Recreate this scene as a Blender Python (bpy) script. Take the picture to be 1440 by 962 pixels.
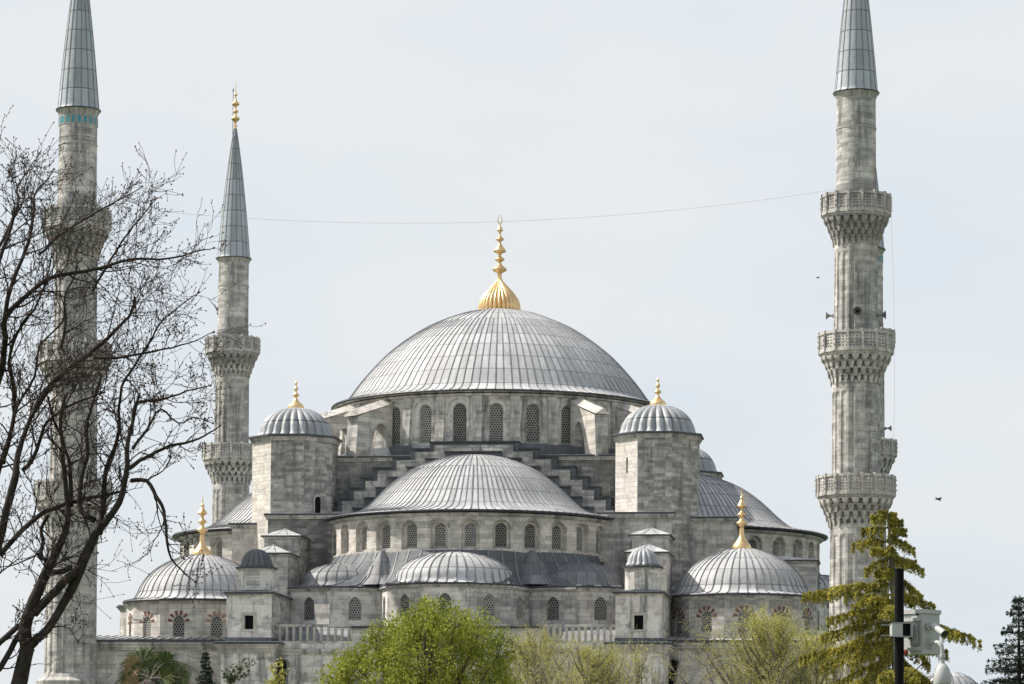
import bpy, bmesh, math, random
from math import sin, cos, pi, sqrt, radians as R, atan2, floor
from mathutils import Vector, Matrix

random.seed(7)
for o in list(bpy.data.objects):
    bpy.data.objects.remove(o, do_unlink=True)
S = bpy.context.scene
COL = S.collection

# ------------------------------------------------------------------ camera
PITCH, ROLL = R(3.2), R(0.4)
cam_d = bpy.data.cameras.new('camera')
cam = bpy.data.objects.new('camera', cam_d); COL.objects.link(cam)
cam_d.sensor_width = 36.0; cam_d.sensor_fit = 'HORIZONTAL'
cam_d.lens = 4400.0 / 1440.0 * 36.0
cam_d.shift_y = 0.27292
cam_d.clip_start = 0.5; cam_d.clip_end = 6000
cam.matrix_world = Matrix.Translation((0, 0, 1.7)) @ Matrix.Rotation(R(90) + PITCH, 4, 'X') @ Matrix.Rotation(ROLL, 4, 'Z')
S.camera = cam
S.render.resolution_x = 1024; S.render.resolution_y = 684

# ------------------------------------------------------------------ light
SUN_EL = R(48); SX, SY = -0.978, 0.208
w = bpy.data.worlds.new("World"); S.world = w; w.use_nodes = True
nt = w.node_tree; nt.nodes.clear()
out = nt.nodes.new('ShaderNodeOutputWorld'); bg = nt.nodes.new('ShaderNodeBackground')
sky = nt.nodes.new('ShaderNodeTexSky'); sky.sky_type = 'NISHITA'; sky.sun_disc = False
sky.sun_elevation = SUN_EL; sky.sun_rotation = atan2(SX, SY); sky.dust_density = 4; sky.air_density = 1
mixn = nt.nodes.new('ShaderNodeMix'); mixn.data_type = 'RGBA'
tc = nt.nodes.new('ShaderNodeTexCoord'); mp = nt.nodes.new('ShaderNodeMapping'); mp.inputs['Scale'].default_value = (2.2, 2.2, 6)
nz = nt.nodes.new('ShaderNodeTexNoise'); nz.inputs['Scale'].default_value = 3.0; nz.inputs['Detail'].default_value = 4
cr = nt.nodes.new('ShaderNodeValToRGB')
cr.color_ramp.elements[0].position = 0.35; cr.color_ramp.elements[0].color = (6.15, 6.65, 7.1, 1)
cr.color_ramp.elements[1].position = 0.65; cr.color_ramp.elements[1].color = (6.75, 6.95, 7.1, 1)
nt.links.new(tc.outputs['Generated'], mp.inputs[0]); nt.links.new(mp.outputs[0], nz.inputs['Vector'])
nt.links.new(nz.outputs['Fac'], cr.inputs[0])
# thin haze veil: pale towards the horizon, bluer and darker towards the zenith
sx_ = nt.nodes.new('ShaderNodeSeparateXYZ'); nt.links.new(tc.outputs['Generated'], sx_.inputs[0])
mr = nt.nodes.new('ShaderNodeMapRange'); nt.links.new(sx_.outputs[2], mr.inputs[0])
mr.inputs[1].default_value = 0.28; mr.inputs[2].default_value = 0.85; mr.inputs[3].default_value = 0.93; mr.inputs[4].default_value = 0.35
nt.links.new(mr.outputs[0], mixn.inputs[0])
nt.links.new(sky.outputs[0], mixn.inputs[6]); nt.links.new(cr.outputs[0], mixn.inputs[7])
nt.links.new(mixn.outputs[2], bg.inputs[0]); bg.inputs[1].default_value = 0.1
nt.links.new(bg.outputs[0], out.inputs[0])
sd = bpy.data.lights.new('sun', 'SUN'); sd.energy = 5.0; sd.angle = R(0.6); sd.color = (1.0, 0.94, 0.86)
sun = bpy.data.objects.new('sun', sd); COL.objects.link(sun)
sun.rotation_euler = Vector((SX * cos(SUN_EL), SY * cos(SUN_EL), sin(SUN_EL))).to_track_quat('Z', 'Y').to_euler()
vs = S.view_settings
vs.view_transform = 'Standard'; vs.look = 'None'; vs.gamma = 1; vs.exposure = 0.32
vs.use_curve_mapping = False

# ------------------------------------------------------------------ materials
class NM:
    def __init__(s, name, rough=0.8, spec=0.3):
        s.m = bpy.data.materials.new(name); s.m.use_nodes = True
        s.t = s.m.node_tree; s.b = s.t.nodes['Principled BSDF']
        s.b.inputs['Roughness'].default_value = rough
        s.b.inputs['Specular IOR Level'].default_value = spec
    def n(s, ty, **kw):
        x = s.t.nodes.new(ty)
        for k, v in kw.items(): setattr(x, k, v)
        return x
    def l(s, a, b): s.t.links.new(a, b)
    def noise(s, vec, scale, detail=3, rough=0.55):
        x = s.n('ShaderNodeTexNoise'); x.inputs['Scale'].default_value = scale
        x.inputs['Detail'].default_value = detail; x.inputs['Roughness'].default_value = rough
        if vec is not None: s.l(vec, x.inputs['Vector'])
        return x.outputs['Fac']
    def scale(s, vec, sc):
        x = s.n('ShaderNodeMapping'); x.inputs['Scale'].default_value = sc; s.l(vec, x.inputs[0]); return x.outputs[0]
    def rng(s, v, a, b, c, d):
        x = s.n('ShaderNodeMapRange'); s.l(v, x.inputs[0])
        for i, q in enumerate((a, b, c, d)): x.inputs[i + 1].default_value = q
        return x.outputs[0]
    def math(s, op, a, b=None):
        x = s.n('ShaderNodeMath', operation=op)
        for i, q in enumerate((a, b)):
            if q is None: continue
            if isinstance(q, (int, float)): x.inputs[i].default_value = q
            else: s.l(q, x.inputs[i])
        return x.outputs[0]
    def mix(s, f, a, b, bt='MIX'):
        x = s.n('ShaderNodeMix', data_type='RGBA', blend_type=bt)
        for i, q in ((0, f), (6, a), (7, b)):
            if isinstance(q, (int, float)): x.inputs[i].default_value = q
            elif isinstance(q, tuple): x.inputs[i].default_value = (*q, 1)
            else: s.l(q, x.inputs[i])
        return x.outputs[2]
    def val(s, v):
        x = s.n('ShaderNodeCombineColor')
        for i in range(3): s.l(v, x.inputs[i])
        return x.outputs[0]
    def bump(s, h, strength, dist=0.05):
        x = s.n('ShaderNodeBump'); x.inputs['Strength'].default_value = strength; x.inputs['Distance'].default_value = dist
        s.l(h, x.inputs['Height']); s.l(x.outputs[0], s.b.inputs['Normal'])
    def col(s, c):
        if isinstance(c, tuple): s.b.inputs['Base Color'].default_value = (*c, 1)
        else: s.l(c, s.b.inputs['Base Color'])

def stone(name, c1, c2, mortar=(0.2, 0.19, 0.17), bw=0.95, bh=0.40, patch=0.5, streak=0.55, off=0.0, contrast=1.0, plaster=0.0, warm=0.3, gain=1.3):
    q = NM(name, 0.9, 0.15)
    uv = q.n('ShaderNodeUVMap').outputs[0]
    tco = q.n('ShaderNodeTexCoord').outputs['Object']
    m = q.n('ShaderNodeMapping'); m.inputs['Location'].default_value = (off, off * 0.37, 0); q.l(uv, m.inputs[0]); uvo = m.outputs[0]
    # slightly wandering courses
    wob = q.n('ShaderNodeTexNoise'); wob.inputs['Scale'].default_value = 0.8; q.l(uvo, wob.inputs['Vector'])
    va = q.n('ShaderNodeVectorMath', operation='MULTIPLY_ADD'); q.l(wob.outputs['Color'], va.inputs[0]); va.inputs[1].default_value = (0.10, 0.05, 0); q.l(uvo, va.inputs[2])
    b = q.n('ShaderNodeTexBrick'); q.l(va.outputs[0], b.inputs['Vector'])
    b.inputs['Scale'].default_value = 1; b.inputs['Brick Width'].default_value = bw; b.inputs['Row Height'].default_value = bh
    b.inputs['Mortar Size'].default_value = 0.018; b.inputs['Mortar Smooth'].default_value = 0.4; b.inputs['Bias'].default_value = 0.0
    b.offset = 0.37; b.squash = 0.7; b.squash_frequency = 3
    b.inputs['Color1'].default_value = (*c1, 1); b.inputs['Color2'].default_value = (*c2, 1); b.inputs['Mortar'].default_value = (*mortar, 1)
    bb = q.n('ShaderNodeTexBrick'); q.l(va.outputs[0], bb.inputs['Vector'])
    bb.inputs['Scale'].default_value = 1; bb.inputs['Brick Width'].default_value = bw * 1.55; bb.inputs['Row Height'].default_value = bh * 1.42
    bb.inputs['Mortar Size'].default_value = 0.02; bb.inputs['Mortar Smooth'].default_value = 0.5; bb.offset = 0.42; bb.squash = 1.4; bb.squash_frequency = 2
    bb.inputs['Color1'].default_value = (*c1, 1); bb.inputs['Color2'].default_value = (*c2, 1); bb.inputs['Mortar'].default_value = (*mortar, 1)
    sel = q.rng(q.noise(q.scale(uvo, (.5, 1.0, 1)), 0.35, 2, 0.5), 0.49, 0.51, 0, 1)
    cmix = q.mix(sel, b.outputs['Color'], bb.outputs['Color'])
    jfac = q.n('ShaderNodeMix'); q.l(sel, jfac.inputs[0]); q.l(b.outputs['Fac'], jfac.inputs[2]); q.l(bb.outputs['Fac'], jfac.inputs[3])
    joint = jfac.outputs[0]
    # second larger ashlar pattern gives replaced / odd blocks
    b2 = q.n('ShaderNodeTexBrick'); q.l(va.outputs[0], b2.inputs['Vector'])
    b2.inputs['Scale'].default_value = 1; b2.inputs['Brick Width'].default_value = bw * 1.37; b2.inputs['Row Height'].default_value = bh * 1.0
    b2.inputs['Mortar Size'].default_value = 0.0; b2.offset = 0.61; b2.squash = 1.6; b2.squash_frequency = 2
    b2.inputs['Color1'].default_value = (0, 0, 0, 1); b2.inputs['Color2'].default_value = (1, 1, 1, 1)
    big = q.noise(q.scale(tco, (1, 1, 1)), 0.22, 4, 0.6)
    med = q.noise(q.scale(uvo, (1, 1.6, 1)), 0.9, 4, 0.65)
    fine = q.noise(uvo, 7, 5, 0.75)
    fade = q.rng(q.noise(q.scale(uvo, (.9, 2.5, 1)), 1.3, 3, 0.6), 0.42, 0.6, 0.85, 0.0)
    mid = tuple((x + y) / 2 for x, y in zip(c1, c2))
    c = q.mix(q.math('MULTIPLY', joint, fade), cmix, mid)
    odd = q.rng(b2.outputs['Color'], 0.72, 0.8, 0, 1)
    c = q.mix(q.math('MULTIPLY', odd, 0.55 * contrast), c, (0.185, 0.185, 0.18))
    odl = q.rng(b2.outputs['Color'], 0.2, 0.14, 0, 1)
    c = q.mix(q.math('MULTIPLY', odl, 0.5 * contrast), c, (0.53, 0.49, 0.43))
    if plaster:
        pm = q.rng(q.noise(q.scale(uvo, (1, 1.3, 1)), 0.5, 5, 0.6), 0.56 - 0.18 * plaster, 0.60 - 0.18 * plaster, 0, 1)
        c = q.mix(pm, c, (0.60, 0.575, 0.53))
    c = q.mix(q.rng(big, 0.45, 0.7, 0, warm), c, (0.47, 0.39, 0.29))
    c = q.mix(1.0, c, q.val(q.rng(med, 0.3, 0.72, 1 + 0.16 * patch, 1 - 0.5 * patch)), 'MULTIPLY')
    st = q.noise(q.scale(uvo, (1.3, 0.13, 1)), 1.0, 5, 0.7)
    st2 = q.rng(st, 0.5, 0.66, 0, streak)
    c = q.mix(st2, c, (0.085, 0.09, 0.09))
    blot = q.noise(q.scale(tco, (1, 1, .8)), 0.75, 6, 0.75)
    c = q.mix(q.rng(blot, 0.53, 0.68, 0, 0.75 * patch), c, (0.13, 0.13, 0.125))
    c = q.mix(1.0, c, q.val(q.rng(fine, 0.25, 0.75, 0.84 * gain, 1.16 * gain)), 'MULTIPLY')
    hs = q.n('ShaderNodeHueSaturation'); hs.inputs['Saturation'].default_value = 0.64; q.l(c, hs.inputs['Color']); c = hs.outputs[0]
    q.col(c)
    h = q.math('ADD', q.math('MULTIPLY', joint, -0.6), q.math('MULTIPLY', fine, 0.7))
    q.bump(h, 0.5, 0.04)
    return q.m

M_GREY = stone('grey_ashlar', (0.50, 0.475, 0.43), (0.33, 0.325, 0.305), bw=0.66, bh=0.29, patch=0.6, streak=0.75, contrast=0.95)
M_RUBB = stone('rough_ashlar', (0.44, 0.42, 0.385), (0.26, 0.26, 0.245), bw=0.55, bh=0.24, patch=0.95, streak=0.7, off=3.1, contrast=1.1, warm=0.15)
M_WARM = stone('warm_ashlar', (0.60, 0.545, 0.465), (0.44, 0.405, 0.355), bw=0.68, bh=0.31, patch=0.5, streak=0.4, off=5.3, contrast=0.6, warm=0.4)
M_PLAS = stone('plastered_stone', (0.55, 0.53, 0.485), (0.38, 0.37, 0.345), bw=0.75, bh=0.33, patch=0.5, streak=0.85, off=8.3, plaster=0.6, contrast=0.95)
M_MIN = stone('minaret_stone', (0.54, 0.515, 0.47), (0.34, 0.33, 0.31), bw=0.6, bh=0.29, patch=0.95, streak=0.75, off=1.7, contrast=0.7, warm=0.3)
M_SUNLIT = stone('sunlit_cream_ashlar', (0.66, 0.60, 0.52), (0.52, 0.475, 0.41), bw=0.6, bh=0.27, patch=0.35, streak=0.25, off=21, contrast=0.35, warm=0.35, gain=1.25)
M_SOOT_SHADE = stone('soot_and_shade_ashlar', (0.31, 0.30, 0.28), (0.15, 0.15, 0.145), bw=0.55, bh=0.24, patch=0.9, streak=0.6, off=17, contrast=0.7, warm=0.1, gain=1.15)
M_DARK = stone('dark_weathered_stone', (0.20, 0.195, 0.18), (0.10, 0.10, 0.098), bw=0.8, bh=0.36, patch=0.7, streak=0.6, off=11, contrast=0.6)
M_TRIM = stone('moulding_stone', (0.52, 0.495, 0.445), (0.39, 0.375, 0.345), bw=1.3, bh=3.0, patch=0.9, streak=0.85, off=14, contrast=0.5)

def lead(name, base, var=0.14, seam=0.35, rough=0.45, streaks=0.35, spec=0.5, ringw=0.035):
    q = NM(name, rough, spec)
    uv = q.n('ShaderNodeUVMap').outputs[0]
    sep = q.n('ShaderNodeSeparateXYZ'); q.l(uv, sep.inputs[0])
    fu = q.math('FLOOR', sep.outputs[0]); fv = q.math('FLOOR', sep.outputs[1])
    cb = q.n('ShaderNodeCombineXYZ'); q.l(fu, cb.inputs[0]); q.l(fv, cb.inputs[1])
    wn = q.n('ShaderNodeTexWhiteNoise', noise_dimensions='2D'); q.l(cb.outputs[0], wn.inputs['Vector'])
    cb2 = q.n('ShaderNodeCombineXYZ'); q.l(fv, cb2.inputs[1])
    wn2 = q.n('ShaderNodeTexWhiteNoise', noise_dimensions='2D'); q.l(cb2.outputs[0], wn2.inputs['Vector'])
    fr = q.math('FRACT', sep.outputs[1])
    ring = q.rng(fr, ringw, ringw * 2.4, 1, 0)
    fru = q.math('FRACT', sep.outputs[0])
    edge = q.math('ABSOLUTE', q.math('SUBTRACT', fru, 0.5))
    edge_dark = q.rng(edge, 0.36, 0.5, 0, 1)  # darker towards sheet edges, which fall in the valleys of fluted domes
    obj = q.n('ShaderNodeTexCoord').outputs['Object']
    ns = q.noise(q.scale(uv, (1.6, 0.35, 1)), 1.5, 5, 0.7)
    nb = q.noise(obj, 0.35, 4, 0.6)
    nf = q.noise(obj, 5.0, 4, 0.7)
    c = q.mix(q.rng(nb, 0.35, 0.65, 0, 1), tuple(x * 0.9 for x in base), tuple(x * 1.08 for x in base))
    c = q.mix(1.0, c, q.val(q.rng(wn.outputs['Value'], 0, 1, 1 - var, 1 + var)), 'MULTIPLY')
    c = q.mix(1.0, c, q.val(q.rng(wn2.outputs['Value'], 0, 1, 1 - var * 0.5, 1 + var * 0.5)), 'MULTIPLY')
    c = q.mix(q.rng(ns, 0.5, 0.72, 0, streaks), c, tuple(x * 0.42 for x in base))
    c = q.mix(q.math('MULTIPLY', edge_dark, seam * 0.7), c, tuple(x * 0.38 for x in base))
    c = q.mix(q.math('MULTIPLY', ring, seam * 1.6), c, (0.07, 0.075, 0.08))
    c = q.mix(1.0, c, q.val(q.rng(nf, 0.3, 0.7, 0.9, 1.1)), 'MULTIPLY')
    q.col(c)
    q.l(q.rng(nf, 0.3, 0.7, rough - 0.08, rough + 0.15), q.b.inputs['Roughness'])
    q.bump(q.math('ADD', nf, q.math('MULTIPLY', ns, 0.8)), 0.22, 0.06)
    return q.m
M_LEAD = lead('lead_sheet', (0.47, 0.475, 0.48), var=0.15, streaks=0.5, rough=0.56, spec=0.35, seam=0.42)
M_LEADT = lead('turret_lead', (0.35, 0.365, 0.38), seam=0.75, streaks=0.5)
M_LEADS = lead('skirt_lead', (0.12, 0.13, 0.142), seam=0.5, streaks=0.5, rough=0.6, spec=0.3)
M_LEADR = lead('darker_lead', (0.175, 0.185, 0.2), seam=0.5, streaks=0.7, rough=0.55, spec=0.4, var=0.2)  # darker tone, only for the right-hand exedra dome and gore
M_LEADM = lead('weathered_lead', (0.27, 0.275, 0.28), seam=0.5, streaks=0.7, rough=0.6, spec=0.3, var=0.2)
M_LEADB = lead('dark_lead', (0.10, 0.112, 0.128), streaks=0.5, rough=0.5, var=0.2)
M_SPIRE = lead('spire_lead', (0.37, 0.405, 0.435), var=0.14, rough=0.42, seam=0.5, ringw=0.03)
def flat(name, c, rough=0.7, spec=0.3, metal=0.0, nscale=3.0, var=0.2):
    q = NM(name, rough, spec); q.b.inputs['Metallic'].default_value = metal
    o = q.n('ShaderNodeTexCoord').outputs['Object']
    n = q.noise(o, nscale, 4, 0.65)
    q.col(q.mix(1.0, c, q.val(q.rng(n, 0.3, 0.7, 1 - var, 1 + var)), 'MULTIPLY'))
    return q.m
M_EDGE = flat('lead_edge', (0.055, 0.06, 0.066), 0.5, 0.4, 0, 1.5, 0.4)  # near black: the shadow under the lips is put into this colour
M_SEAM = flat('lead_seam', (0.20, 0.205, 0.212), 0.5, 0.4, 0, 2.0, 0.35)
M_GOLD = flat('gilding', (0.82, 0.58, 0.30), 0.38, 0.5, 0.8, 2.5, 0.18)
M_GRIL = flat('plaster_grille', (0.36, 0.355, 0.33), 0.85, 0.2, 0, 2.0, 0.3)
M_GLASS = flat('window_glass', (0.018, 0.021, 0.024), 0.25, 0.5, 0, 3, 0.3)
for mm_ in (M_GRIL, M_GLASS):   # every window has weathered a little differently
    t_ = mm_.node_tree; b_ = t_.nodes['Principled BSDF']; lk = b_.inputs['Base Color'].links[0].from_socket
    oi = t_.nodes.new('ShaderNodeObjectInfo'); mr_ = t_.nodes.new('ShaderNodeMapRange'); mr_.inputs[3].default_value = .6; mr_.inputs[4].default_value = 1.25
    t_.links.new(oi.outputs['Random'], mr_.inputs[0]); mu = t_.nodes.new('ShaderNodeVectorMath'); mu.operation = 'SCALE'
    t_.links.new(lk, mu.inputs[0]); t_.links.new(mr_.outputs[0], mu.inputs['Scale']); t_.links.new(mu.outputs[0], b_.inputs['Base Color'])
M_HOLE = flat('dark_opening', (0.012, 0.012, 0.013), 0.9, 0.1)
M_RED = flat('red_sandstone', (0.20, 0.095, 0.08), 0.9, 0.15, 0, 4, 0.35)
M_TILE = flat('turquoise_tile', (0.03, 0.26, 0.33), 0.3, 0.5, 0, 6, 0.3)
M_PINK = flat('pink_voussoir', (0.42, 0.27, 0.21), 0.9, 0.15, 0, 4, 0.3)
M_FRAME = flat('window_surround', (0.47, 0.45, 0.41), 0.9, 0.15, 0, 3, 0.2)

# ------------------------------------------------------------------ mesh builder
class MB:
    def __init__(s): s.v = []; s.f = []; s.mi = []; s.uv = []; s.mats = []
    def m(s, mat):
        if mat not in s.mats: s.mats.append(mat)
        return s.mats.index(mat)
    def face(s, pts, mat, uv=None):
        i0 = len(s.v); s.v += [tuple(p) for p in pts]; s.f.append(tuple(range(i0, i0 + len(pts)))); s.mi.append(s.m(mat))
        if uv is None:
            n = Vector((0, 0, 0)); k = len(pts)
            for i in range(k):
                a = Vector(pts[i]); b = Vector(pts[(i + 1) % k]); n += a.cross(b)
            if n.length > 0: n.normalize()
            if abs(n.z) < 0.8:
                h = sqrt(n.x * n.x + n.y * n.y) or 1; tx, ty = -n.y / h, n.x / h
                uv = [(p[0] * tx + p[1] * ty, p[2]) for p in pts]
            else: uv = [(p[0], p[1]) for p in pts]
        s.uv += list(uv)
    def prism(s, poly, z0, z1, mat, top=None, bottom=True):
        n = len(poly)
        for i in range(n):
            a, b = poly[i], poly[(i + 1) % n]
            s.face([(*a, z0), (*b, z0), (*b, z1), (*a, z1)], mat)
        s.face([(*p, z1) for p in poly], top or mat)
        if bottom: s.face([(*p, z0) for p in reversed(poly)], mat)
    def box(s, x0, x1, y0, y1, z0, z1, mat, top=None):
        s.prism([(x0, y0), (x1, y0), (x1, y1), (x0, y1)], z0, z1, mat, top)
    def build(s, name, parent=None, smooth=None, loc=None, rz=None, merge=True):
        me = bpy.data.meshes.new(name); me.from_pydata(s.v, [], s.f)
        for m in s.mats: me.materials.append(m)
        me.polygons.foreach_set('material_index', s.mi)
        ul = me.uv_layers.new(name='UVMap'); ul.data.foreach_set('uv', [c for p in s.uv for c in p])
        if merge:
            bm = bmesh.new(); bm.from_mesh(me); bmesh.ops.remove_doubles(bm, verts=bm.verts, dist=2e-4)
            bm.to_mesh(me); bm.free()
        if smooth is not None:
            me.polygons.foreach_set('use_smooth', [True] * len(me.polygons))
            me.set_sharp_from_angle(angle=R(smooth))
        me.update()
        o = bpy.data.objects.new(name, me); COL.objects.link(o)
        if parent: o.parent = parent
        if loc: o.location = loc
        if rz is not None: o.rotation_euler = (0, 0, rz)
        return o

def tag(o, label=None, cat=None, group=None, kind=None):
    if label: o['label'] = label
    if cat: o['category'] = cat
    if group: o['group'] = group
    if kind: o['kind'] = kind
    return o
def empty(name, loc, rz=0):
    o = bpy.data.objects.new(name, None); COL.objects.link(o); o.location = loc; o.rotation_euler = (0, 0, rz); return o
def dup(o, parent=None):
    c = o.copy(); COL.objects.link(c)
    if parent is not None: c.parent = parent
    for ch in [x for x in ORIG_CH(o)]: dup(ch, c)
    return c
def ORIG_CH(o): return [x for x in bpy.data.objects if x.parent == o]

def dirv(a): return (sin(a), -cos(a))     # a measured from the facade axis towards the right
def ngon(cx, cy, r, n, a0=0.0): return [(cx + r * sin(a0 + 2 * pi * i / n), cy - r * cos(a0 + 2 * pi * i / n)) for i in range(n)]

def revolve(m, cx, cy, prof, n, mat, a0=0.0, a1=2 * pi, uvn=None, plen=1.6, lobes=0, lobe_d=0.0, flip=False, sharp=False):
    """surface of revolution; prof runs from the outside/bottom to the top. uv = rib index, sheet row"""
    uvn = uvn or n
    L = [0.0]
    for i in range(1, len(prof)): L.append(L[-1] + sqrt((prof[i][0] - prof[i - 1][0]) ** 2 + (prof[i][1] - prof[i - 1][1]) ** 2))
    def pt(a, r):
        if lobes:
            ph = (a * lobes / (2 * pi)) % 1.0
            r = r * (1 - lobe_d * (1 - abs(sin(pi * ph))))
        return r
    for j in range(n):
        aa, ab = a0 + (a1 - a0) * j / n, a0 + (a1 - a0) * (j + 1) / n
        ua, ub = aa / (2 * pi) * uvn, ab / (2 * pi) * uvn
        for i in range(len(prof) - 1):
            r0, z0 = prof[i]; r1, z1 = prof[i + 1]
            q = []
            for a, r, z in ((aa, r0, z0), (ab, r0, z0), (ab, r1, z1), (aa, r1, z1)):
                rr = pt(a, r); q.append((cx + rr * sin(a), cy - rr * cos(a), z))
            uv = [(ua, L[i] / plen), (ub, L[i] / plen), (ub, L[i + 1] / plen), (ua, L[i + 1] / plen)]
            if r1 < 1e-4: q = q[:3]; uv = uv[:3]
            elif r0 < 1e-4: q = [q[0], q[2], q[3]]; uv = [uv[0], uv[2], uv[3]]
            m.face(q, mat, uv)

def ribs(m, cx, cy, prof, n, mat, a0=0.0, a1=2 * pi, wdt=0.085, hgt=0.06, alt=0.42):
    rmax = max(p[0] for p in prof)
    for j in range(n + (0 if abs(a1 - a0 - 2 * pi) < 1e-6 else 1)):
        a = a0 + (a1 - a0) * j / n
        s, c = sin(a), -cos(a); tx, ty = -c, s
        pr = [p for p in prof if p[0] > (rmax * alt if j % 2 else (rmax * alt * 0.4))]
        jz = 1 + random.uniform(-0.25, 0.25)
        for i in range(len(pr) - 1):
            (r0, z0), (r1, z1) = pr[i], pr[i + 1]
            dx, dz = r1 - r0, z1 - z0; l = sqrt(dx * dx + dz * dz) or 1
            nr, nz_ = dz / l, -dx / l
            if nz_ < 0: nr, nz_ = -nr, -nz_
            h = hgt * jz; w2 = wdt / 2
            def P(r, z, side, up): return (cx + (r + nr * up) * s + tx * side, cy + (r + nr * up) * c + ty * side, z + nz_ * up)
            A = [P(r0, z0, -w2, 0), P(r0, z0, -w2 * .7, h), P(r0, z0, w2 * .7, h), P(r0, z0, w2, 0)]
            B = [P(r1, z1, -w2, 0), P(r1, z1, -w2 * .7, h), P(r1, z1, w2 * .7, h), P(r1, z1, w2, 0)]
            for k in range(3): m.face([A[k], A[k + 1], B[k + 1], B[k]], mat)

def smoothprof(pts, n=4):
    o = []
    P = [pts[0]] + list(pts) + [pts[-1]]
    for i in range(1, len(P) - 2):
        for k in range(n):
            t = k / n
            r = [0.5 * ((2 * P[i][q]) + (-P[i - 1][q] + P[i + 1][q]) * t + (2 * P[i - 1][q] - 5 * P[i][q] + 4 * P[i + 1][q] - P[i + 2][q]) * t * t + (-P[i - 1][q] + 3 * P[i][q] - 3 * P[i + 1][q] + P[i + 2][q]) * t ** 3) for q in (0, 1)]
            o.append((max(r[0], 0), r[1]))
    o.append(pts[-1]); return o

def outline(uc, wd, vb, vt, pointed=0.0, k=8):
    h = wd / 2; rise = h * (1 + pointed)
    sp = vt - rise; P = [(uc - h, vb), (uc - h, sp)]
    for i in range(1, k):
        t = pi - pi * i / k
        x = cos(t); y = sin(t)
        if pointed: y = sqrt(max(0, 1 - abs(x) ** 1.55)) 
        P.append((uc + h * x, sp + rise * y))
    P += [(uc + h, sp), (uc + h, vb)]
    return P

def bay(m, mp, u0, u1, v0, v1, ol, depth, mat, rmat=None, d0=0.0, nu=2, back=None):
    """wall panel u0..u1 x v0..v1 with an arched opening, its reveal running in by depth"""
    rmat = rmat or mat
    F = lambda pts, d, mt: m.face([mp(u, v, d) for u, v in pts], mt, [(u, v) for u, v in pts])
    L, Rr = ol[0][0], ol[-1][0]; vb = ol[0][1]
    for (a, b) in ((u0, L), (Rr, u1)):
        for i in range(nu):
            x0, x1 = a + (b - a) * i / nu, a + (b - a) * (i + 1) / nu
            F([(x0, v0), (x1, v0), (x1, v1), (x0, v1)], d0, mat)
    if vb > v0 + 1e-4:
        F([(L, v0), ((L + Rr) / 2, v0), ((L + Rr) / 2, vb), (L, vb)], d0, mat); F([((L + Rr) / 2, v0), (Rr, v0), (Rr, vb), ((L + Rr) / 2, vb)], d0, mat)
    top = ol[1:-1]
    for i in range(len(top) - 1):
        a, b = top[i], top[i + 1]
        F([a, b, (b[0], v1), (a[0], v1)], d0, mat)
    cl = ol + [ol[0]]
    for i in range(len(cl) - 1):
        a, b = cl[i], cl[i + 1]
        m.face([mp(*a, d0), mp(*b, d0), mp(*b, d0 + depth), mp(*a, d0 + depth)], rmat)
def collar(m, mp, o1, o2, d, mat):
    """flat ring between two outlines with equal point counts"""
    for i in range(len(o1) - 1):
        a, b, c, e = o1[i], o1[i + 1], o2[i + 1], o2[i]
        m.face([mp(*a, d), mp(*b, d), mp(*c, d), mp(*e, d)], mat, [a, b, c, e])
    a, b, c, e = o1[0], o2[0], o2[-1], o1[-1]
    if abs(a[1] - b[1]) > 1e-4: m.face([mp(*a, d), mp(*b, d), mp(*c, d), mp(*e, d)], mat, [a, b, c, e])

def inside(ol, x, y, mg=0.0):
    c = False; n = len(ol)
    for i in range(n):
        (x1, y1), (x2, y2) = ol[i], ol[(i + 1) % n]
        if (y1 > y) != (y2 > y) and x < (x2 - x1) * (y - y1) / (y2 - y1) + x1: c = not c
    return c
_win = {}
def window_mesh(wd, ht, pointed=0.0, pitch=0.2, hole=0.40):
    key = (wd, ht, pointed, pitch)
    if key in _win: return _win[key]
    m = MB(); ol = outline(0, wd, 0, ht, pointed); inn = outline(0, wd - 0.12, 0.06, ht - 0.06, pointed)
    for i in range(len(ol) - 1):
        a, b, c, e = ol[i], ol[i + 1], inn[i + 1], inn[i]
        m.face([(a[0], -.04, a[1]), (b[0], -.04, b[1]), (c[0], -.04, c[1]), (e[0], -.04, e[1])], M_GRIL)
        m.face([(e[0], -.04, e[1]), (c[0], -.04, c[1]), (c[0], .08, c[1]), (e[0], .08, e[1])], M_GRIL)
    m.face([(ol[0][0], -.04, 0), (ol[-1][0], -.04, 0), (inn[-1][0], -.04, inn[-1][1]), (inn[0][0], -.04, inn[0][1])], M_GRIL)
    rc = pitch / sqrt(3); dy = pitch * 0.866; r = 0
    z = 0.06
    while z < ht:
        x = -int(wd / pitch + 1) * pitch + (pitch / 2 if r % 2 else 0)
        while x < wd / 2:
            if inside(ol, x, z) and inside(ol, x + 0.02, z + 0.06):
                for k in range(6):
                    a, b = R(30 + 60 * k), R(90 + 60 * k)
                    o1, o2 = (x + rc * cos(a), z + rc * sin(a)), (x + rc * cos(b), z + rc * sin(b))
                    i1, i2 = (x + pitch * hole * cos(a), z + pitch * hole * sin(a)), (x + pitch * hole * cos(b), z + pitch * hole * sin(b))
                    m.face([(o1[0], 0, o1[1]), (o2[0], 0, o2[1]), (i2[0], 0, i2[1]), (i1[0], 0, i1[1])], M_GRIL)
                    m.face([(i1[0], 0, i1[1]), (i2[0], 0, i2[1]), (i2[0], .05, i2[1]), (i1[0], .05, i1[1])], M_GRIL)
            x += pitch
        z += dy; r += 1
    m.face([(p[0], .1, p[1]) for p in reversed(ol)], M_GLASS)
    o = m.build('window'); me = o.data; bpy.data.objects.remove(o)
    _win[key] = me; return me
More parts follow.
